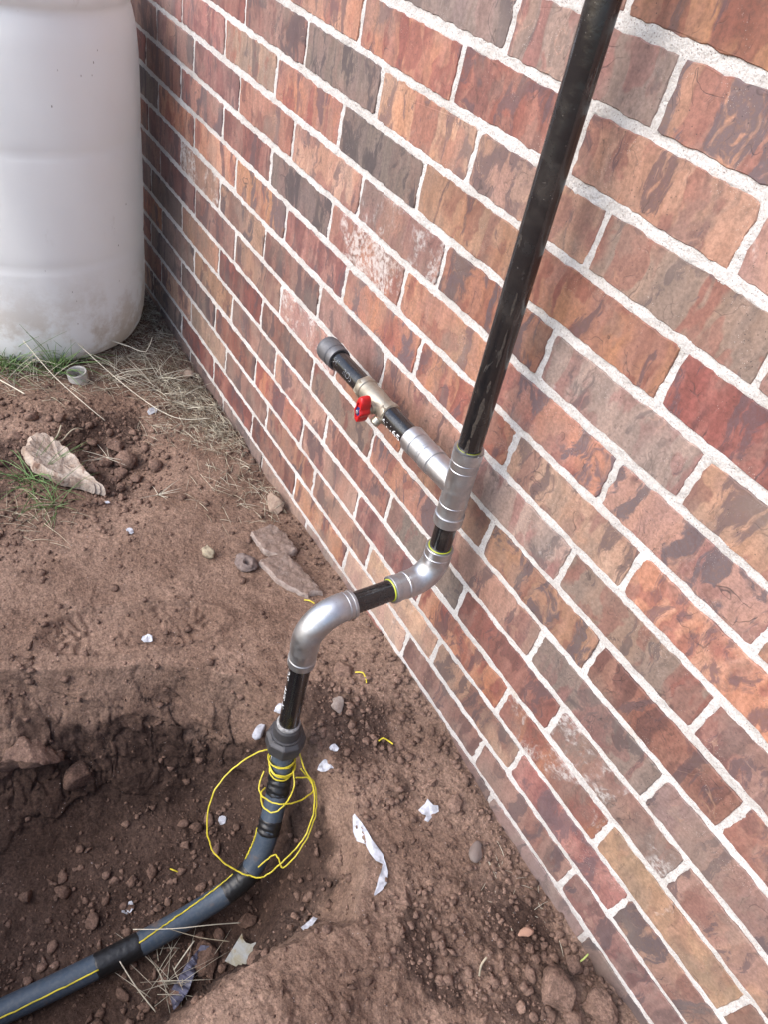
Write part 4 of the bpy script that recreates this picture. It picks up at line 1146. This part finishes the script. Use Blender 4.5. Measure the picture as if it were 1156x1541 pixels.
def blob(r, n=9, seed=0, asp=.7):
    g_ = random.Random(seed); return [(r * (.6 + .5 * g_.random()) * math.cos(2 * math.pi * i / n), asp * r * (.6 + .5 * g_.random()) * math.sin(2 * math.pi * i / n)) for i in range(n)]
scrap('paper_scrap', [(-.012, -.012), (-.003, -.014), (.004, -.010), (.006, -.018), (.013, -.016), (.012, .002), (.015, .010), (.008, .016), (.001, .010), (-.012, .011), (-.010, .002)], .442, -.109, .3, PAPER, 'torn pale blue white paper scrap lying between trench and wall', 'scrap', .003, seed=4)
scrap('paper_scrap', blob(.021, 12, 2, .6), .292, -.222, .9, PAPER, 'crumpled whitish scrap beside the coiled yellow wire', 'scrap', .010, seed=5, lift=.004)
put_rock('lime_chunk', .152, -.283, (.012, .022, .012), 92, PAPER, 'white lime chunk behind the union nut', 'lime chunk', .1, ang=.3, dz=.012)
put_rock('lime_chunk', .158, -.250, (.012, .014, .010), 93, PAPER, 'smaller white lime chunk above the one behind the union nut', 'lime chunk', .1, dz=.006)
scrap('notched_plate', [(-.0265, .0185), (.0, -.0245), (.029, .0), (.003, .0375), (-.003, .0335), (-.004, .025), (-.010, .0185), (-.018, .0165)], .4345, -.4365, 0, m_rough('zinc_plate', (.40, .42, .43), (.34, .31, .22), 45, .6, .0006, (.22, .16, .08)), 'pale zinc plate with a round notch lying on the trench floor', 'metal plate', .0008, .0016, 6, .014)
for i, (x, y, r, lab) in enumerate([(-.348, -.363, .011, 'white flake on bare soil below the loose hollow'), (-.075, -.417, .013, 'grey blue flake lying in the boot print'), (-.756, -.178, .017, 'crumpled white flake at the upper edge of the hollow'),
                                    (-.466, -.375, .008, 'white flake at the tip of the limestone slab'), (.276, -.573, .013, 'whitish ball shaped scrap on the trench floor'), (.205, -.370, .011, 'whitish flake in crumbs inside the yellow loop'), (.275, -.205, .009, 'bluish flake by the yellow wire snippet below the wall')]):
    scrap('flake', blob(r, 8, 20 + i, .75), x, y, i * 1.2, PAPER, lab, 'flake', .005, seed=20 + i, lift=.003)
def strip():
    ctr = [(.388, -.226), (.408, -.230), (.425, -.232), (.441, -.231), (.456, -.230), (.470, -.227), (.482, -.225), (.493, -.231), (.503, -.240), (.510, -.252), (.515, -.264)]
    wd = [.001, .005, .007, .006, .008, .008, .003, .006, .008, .005, .0015]
    V, F = [], []
    for i, ((x, y), w_) in enumerate(zip(ctr, wd)):
        a, b = ctr[max(0, i - 1)], ctr[min(len(ctr) - 1, i + 1)]; d = np.array([b[0] - a[0], b[1] - a[1]]); d /= np.linalg.norm(d); nn = np.array([-d[1], d[0]])
        for q in (-1, -.4, .3, 1):
            p = np.array([x, y]) + nn * w_ * q; V.append((p[0], p[1], zg(*p) + .004 + .002 * math.sin(i * 1.7 + q * 3)))
    for i in range(len(ctr) - 1):
        for q in range(3): k = i * 4 + q; F.append((k, k + 1, k + 5, k + 4))
    m = len(V); V += [(x, y, z - .0012) for x, y, z in V]; F += [tuple(m + q for q in f[::-1]) for f in F]
    single('paper_strip', mesh('paper_strip', V, F), PAPER, 'long twisted white paper strip half buried above the trench rim', 'scrap')
strip()
scrap('paper_scrap', [(-.004, -.014), (.004, -.014), (.006, .0), (.003, .014), (-.004, .012)], .487, -.352, .2, PAPER, 'narrow white scrap sticking out of the trench wall below the paper strip', 'scrap', .004, seed=8, lift=.004)
PLAS = plain('purple_grey_film', (.115, .115, .17), .4, var=.5, scale=60, bump=.003)
scrap('plastic_film', [(-.05, -.010), (-.02, -.016), (.02, -.008), (.055, -.010), (.05, .004), (.01, .010), (-.03, .012)], .425, -.525, 2.2, PLAS, 'crumpled purple grey plastic film under straw on the trench floor', 'scrap', .014, seed=9, lift=.012)
put_rock('seed_head', -.235, -.235, (.018, .014, .011), 95, m_rough('dry_pith', (.40, .34, .24), (.20, .16, .11), 90, .9, .002), 'crumpled tan dry plant crown left of the mud lump', 'dry plant', .15, rough=.4)
for i, (pts, lab) in enumerate([([(-.043, -.102), (-.035, -.094), (-.026, -.087)], 'straight yellow wire snippet at the wall foot left of the elbow'), ([(.160, -.098), (.170, -.088), (.182, -.087), (.192, -.092)], 'curved yellow wire snippet beside the flat topped clod'),
                                ([(.300, -.128), (.300, -.118), (.307, -.110), (.318, -.108)][::1], 'curved yellow wire snippet above the white torn scrap'), ([(.247, -.488), (.253, -.484), (.258, -.478)], 'tiny yellow wire snippet on the dark trench floor')]):
    P3 = [(x, y, zg(x, y) + .004 + .003 * (j % 2)) for j, (x, y) in enumerate(pts)]
    single('wire_snippet', wire('wire_snippet', P3, r=.0013), YEL, lab, 'wire')

# ------------------------------------------------------------------ crumbs (nobody could count them)
def crumbs():
    g_ = np.random.default_rng(3)
    N = 60000
    x = g_.uniform(-.95, .92, N); y = g_.uniform(-.95, -.004, N)
    wallside = np.exp(y / .03) * .95
    dens = np.clip(loose_mask(x, y) ** 1.2 + wallside * .8 + .05 + .16 * np.exp(-((x - .60) / .16) ** 2 - ((y + .36) / .18) ** 2), 0, 1)
    keep = g_.random(N) < dens * .42
    x, y = x[keep], y[keep]; n = len(x)
    r = .0011 + .0042 * g_.pareto(2.6, n).clip(0, 2.2) * .55
    z = height(x, y)
    out_v, out_f = [], []; base = 0
    tv = []
    for k in range(6):
        v, f = ICO[1]; v = v * (1 + .36 * g_.normal(size=(len(v), 1))) * g_.uniform(.6, 1.35, 3); tv.append((v, f))
    for k in range(6):
        sel = np.arange(n) % 6 == k
        v, f = tv[k]; m = sel.sum(); a = g_.uniform(0, 6.283, m); c, s = np.cos(a), np.sin(a)
        P = np.stack([v[None, :, 0] * c[:, None] - v[None, :, 1] * s[:, None], v[None, :, 0] * s[:, None] + v[None, :, 1] * c[:, None], np.broadcast_to(v[None, :, 2] * .85, (m, len(v)))], -1)
        P = P * r[sel][:, None, None] + np.stack([x[sel], y[sel], z[sel] + r[sel] * .35], -1)[:, None, :]
        Fk = f[None] + (np.arange(m) * len(v))[:, None, None] + base
        out_v.append(P.reshape(-1, 3)); out_f.append(Fk.reshape(-1, 3)); base += m * len(v)
    for q, (lx, ly, ls) in enumerate(LUMPS):
        v, f = rock((ls * 1.2, ls, ls * .8), 200 + q, 2, 1, q * 1.1, .22, 14)
        out_v.append(v + [lx, ly, zg(lx, ly) + ls * .35]); out_f.append(f + base); base += len(v)
    o = obj('soil_crumbs', np_mesh('soil_crumbs', np.concatenate(out_v), np.concatenate(out_f), False), CLOD)
    tag(o, 'loose reddish brown soil crumbs scattered over the ground', 'soil crumbs', kind='stuff')
crumbs()

# ------------------------------------------------------------------ grass
def blade(p, dirv, length, w_, bend, n=6, seed=0, drop=0.0):
    """a thin folded blade: three-sided strip that curves over"""
    p = np.array(p, float); d = np.array(dirv, float); d /= np.linalg.norm(d); pts = [p]; g_ = random.Random(seed)
    for i in range(n):
        d = d + np.array([g_.uniform(-1, 1) * bend * .5, g_.uniform(-1, 1) * bend * .5, -bend * .55 + drop]); d /= np.linalg.norm(d)
        p = p + d * length / n; pts.append(p)
    rad = [w_ * (1 - .75 * (i / n) ** 1.5) for i in range(n + 1)]
    return sweep(pts, rad, 3, True)
def merge(parts):
    V, F, o = [], [], 0
    for v, f in parts:
        V.append(v); F += [tuple(i + o for i in q) for q in f]; o += len(v)
    return np.concatenate(V), F
def clump(name, x, y, n, ln, mat, label, cat, spread=1.0, upk=.6, seed=0, w_=.0009, bend=.25, dz=0, group=None):
    g_ = random.Random(seed); P = []
    for i in range(n):
        a = g_.uniform(0, 6.283); e = g_.uniform(.1, upk * 2) if upk else g_.uniform(.02, .2)
        bx, by = x + g_.gauss(0, .006 * spread), y + g_.gauss(0, .006 * spread)
        P.append(blade((bx, by, zg(bx, by) - .002 + dz), (math.cos(a), math.sin(a), e), ln * g_.uniform(.5, 1.15), w_ * g_.uniform(.7, 1.2), bend * g_.uniform(.4, 1.3), 7, seed * 100 + i))
    return single(name, mesh(name, *merge(P)), mat, label, cat, group)
def dry_mat():
    g_ = random.Random(8); P = []; N = 0
    while N < 1700:
        x = g_.uniform(-1.32, -.28); y = -abs(g_.gauss(0, .085)) - .004
        if x < -.85: y = -abs(g_.gauss(0, .16)) - .004
        if y < -.42 or math.hypot(x + 1.272, y + .332) < .262: continue
        if x > -.60 and g_.random() > .18: continue
        N += 1
        a = g_.uniform(0, 6.283)
        P.append(blade((x, y, zg(x, y) + g_.uniform(0, .012)), (math.cos(a), math.sin(a) * .8 - .1, g_.uniform(-.02, .35)), g_.uniform(.02, .085), g_.uniform(.0005, .0010), .22, 5, N))
    for i in range(160):    # the drum's foot
        a = g_.uniform(-1.6, .9); r = .285 + abs(g_.gauss(0, .05)); x, y = -1.272 + r * math.cos(a), -.332 + r * math.sin(a)
        if y > -.01: continue
        b = g_.uniform(0, 6.283)
        P.append(blade((x, y, zg(x, y)), (math.cos(b), math.sin(b), g_.uniform(.05, .8)), g_.uniform(.04, .14), g_.uniform(.0005, .0009), .2, 6, 5000 + i))
    V, F = merge(P)
    V[:, 1] = np.minimum(V[:, 1], -.003)
    tag(obj('dry_grass', mesh('dry_grass', V, F), STRAWMAT), 'matted dry grass along the wall foot by the drum', 'dry grass', kind='stuff')
dry_mat()
clump('grass_tuft', -.972, -.350, 40, .15, GREEN, 'green grass tuft in front of the drum beside the threaded neck', 'grass', 1.0, 1.8, 1, .0015, .18)
clump('grass_tuft', -1.01, -.455, 80, .17, GREEN, 'green grass tuft at the left edge below the drum', 'grass', 3.0, 1.0, 2, .0013)
clump('grass_tuft', -.585, -.500, 46, .15, GREEN, 'green grass tuft at the left end of the limestone slab', 'grass', 2.0, .8, 3, .0012)
clump('grass_tuft', -.490, -.480, 26, .12, GREEN, 'sparse green grass tuft just below the limestone slab', 'grass', 1.8, .8, 4, .0011)
clump('dry_tuft', -.46, -.52, 60, .10, STRAW, 'dry grass tuft with dark roots below the limestone slab', 'dry grass', 5, .35, 5, .0008)
clump('dry_tuft', -.629, -.330, 9, .055, STRAWP, 'star shaped straw clump lying in the hollow beside the limestone slab', 'dry grass', .5, .25, 6, .0011, .06, .012)
clump('dry_tuft', -.455, -.265, 8, .062, STRAWP, 'star shaped straw clump on the lower edge of the hollow', 'dry grass', .4, .3, 7, .0011, .06, .006)
clump('dry_tuft', -.88, -.12, 44, .10, STRAWP, 'pale dry grass tuft between drum and wall', 'dry grass', 3.5, .5, 8, .0011, .16)
clump('dry_tuft', -.78, -.10, 36, .09, STRAWP, 'pale dry grass tuft near the wall right of the drum', 'dry grass', 3.0, .5, 9, .0011, .16)
clump('dry_tuft', -.93, -.22, 40, .10, STRAWP, 'pale dry grass tuft right behind the threaded neck', 'dry grass', 4.0, .5, 10, .0011, .16)
clump('dry_tuft', -.985, -.42, 34, .14, STRAWP, 'long straggling straw tuft leaning on the drum front', 'dry grass', 4.5, .8, 21, .0009, .12)
clump('dry_tuft', -.90, -.40, 30, .09, STRAW, 'low straw tuft in the soil before the threaded neck', 'dry grass', 5.0, .4, 22, .0008, .2)
clump('grass_tuft', -1.00, -.30, 26, .13, GREEN, 'thin green grass tuft close against the drum front', 'grass', 1.5, 1.2, 23, .0012, .2)
clump('dry_tuft', -.60, -.045, 46, .07, STRAW, 'dry grass tuft at the wall foot beyond the hollow', 'dry grass', 4.0, .35, 11, .0007)
clump('dry_tuft', -.395, -.040, 60, .055, STRAW, 'curled dry grass nest above the tan mortar lump', 'dry grass', 4.0, .35, 12, .0006, .5)
clump('dry_tuft', .585, -.055, 44, .05, STRAWP, 'wispy dry grass beside the flat oval stone by the wall', 'dry grass', 3.0, .25, 13, .0005, .35)
clump('dry_tuft', .665, -.035, 44, .055, STRAWP, 'wispy dry grass along the wall foot above the big clods', 'dry grass', 3.5, .25, 14, .0005, .35)
clump('dry_tuft', .405, -.540, 30, .085, STRAWP, 'tangle of dry straw on the trench floor below the grey pipe', 'dry grass', 4.5, .30, 15, .0007, .12, .012)
def stalk(pts, r, mat, label, name='straw', n=6):
    V, F = sweep(catmull(pts, n), r, 5); single(name, mesh(name, V, F), mat, label, 'straw')
stalk([(-1.1111, -.3406, .0996), (-.98, -.2886, .0621), (-.8057, -.2086, .0207), (-.695, -.1407, .0067), (-.66, -.06, .012)], .0011, STRAWP, 'longest pale straw reaching from the drum across to the wall side')
stalk([(-1.0179, -.4237, .0863), (-.8794, -.3797, .0512), (-.7677, -.3331, .0305), (-.731, -.3012, .004)], .0010, STRAWP, 'long pale straw crossing before the threaded neck into the hollow')
stalk([(-1.0155, -.1977, .0423), (-.9819, -.1604, .0391), (-.9506, -.1275, .0371), (-.9871, -.0967, .0564)], .0014, STRAWP, 'bright kinked straw beside the drum base', n=2)
stalk([(-.945, -.505, .026), (-.8929, -.4737, .0252), (-.8522, -.4539, .0279)], .0015, STRAWP, 'thick pale straw at the left edge below the drum')
stalk([(-1.0593, -.4621, .0), (-1.052, -.452, .07), (-1.0509, -.4208, .1071), (-1.059, -.365, .1067)], .0011, GREEN, 'arching green blade in front of the drum', 'grass_sprig')
stalk([(.3302, -.5806, -.2051), (.3612, -.5245, -.1986), (.3835, -.4634, -.2091), (.3974, -.4172, -.23)], .0008, STRAWP, 'straight straw lying across the grey pipe in the trench')
stalk([(.3639, -.6128, -.2101), (.4064, -.6005, -.2297), (.4487, -.5841, -.2497)], .0010, STRAWP, 'slanting straw below the fourth black tape in the trench')
stalk([(.3523, -.5326, -.2089), (.3861, -.4873, -.2287), (.4129, -.444, -.2393)], .0006, STRAW, 'thin curved straw between grey pipe and zinc plate')
stalk([(.3867, -.4969, -.2286), (.4086, -.5392, -.239)], .0011, STRAWP, 'bright short straw in the trench tangle', n=3)
stalk([(.6699, -.1574, .0037), (.6743, -.1716, .0048), (.6839, -.1831, .0058)], .0017, STRAW, 'short tan stick standing in the crumbs left of the big clods', 'stick')
stalk([(.7452, -.0374, .007), (.7459, -.0269, .0104), (.7447, -.0158, .0134)], .0014, plain('lime_green_stem', (.36, .42, .12), .6), 'lime green grass stem over the blocky clod', 'grass_sprig')
stalk([(-.719, -.4046, .0213), (-.6986, -.4163, .0156), (-.6828, -.428, .0106), (-.6792, -.4162, .0067), (-.7013, -.3907, .0117), (-.7084, -.3752, .0128), (-.7136, -.3593, .0033)], .0016, STRAW, 'curly tan root lying above the limestone slab', 'root')
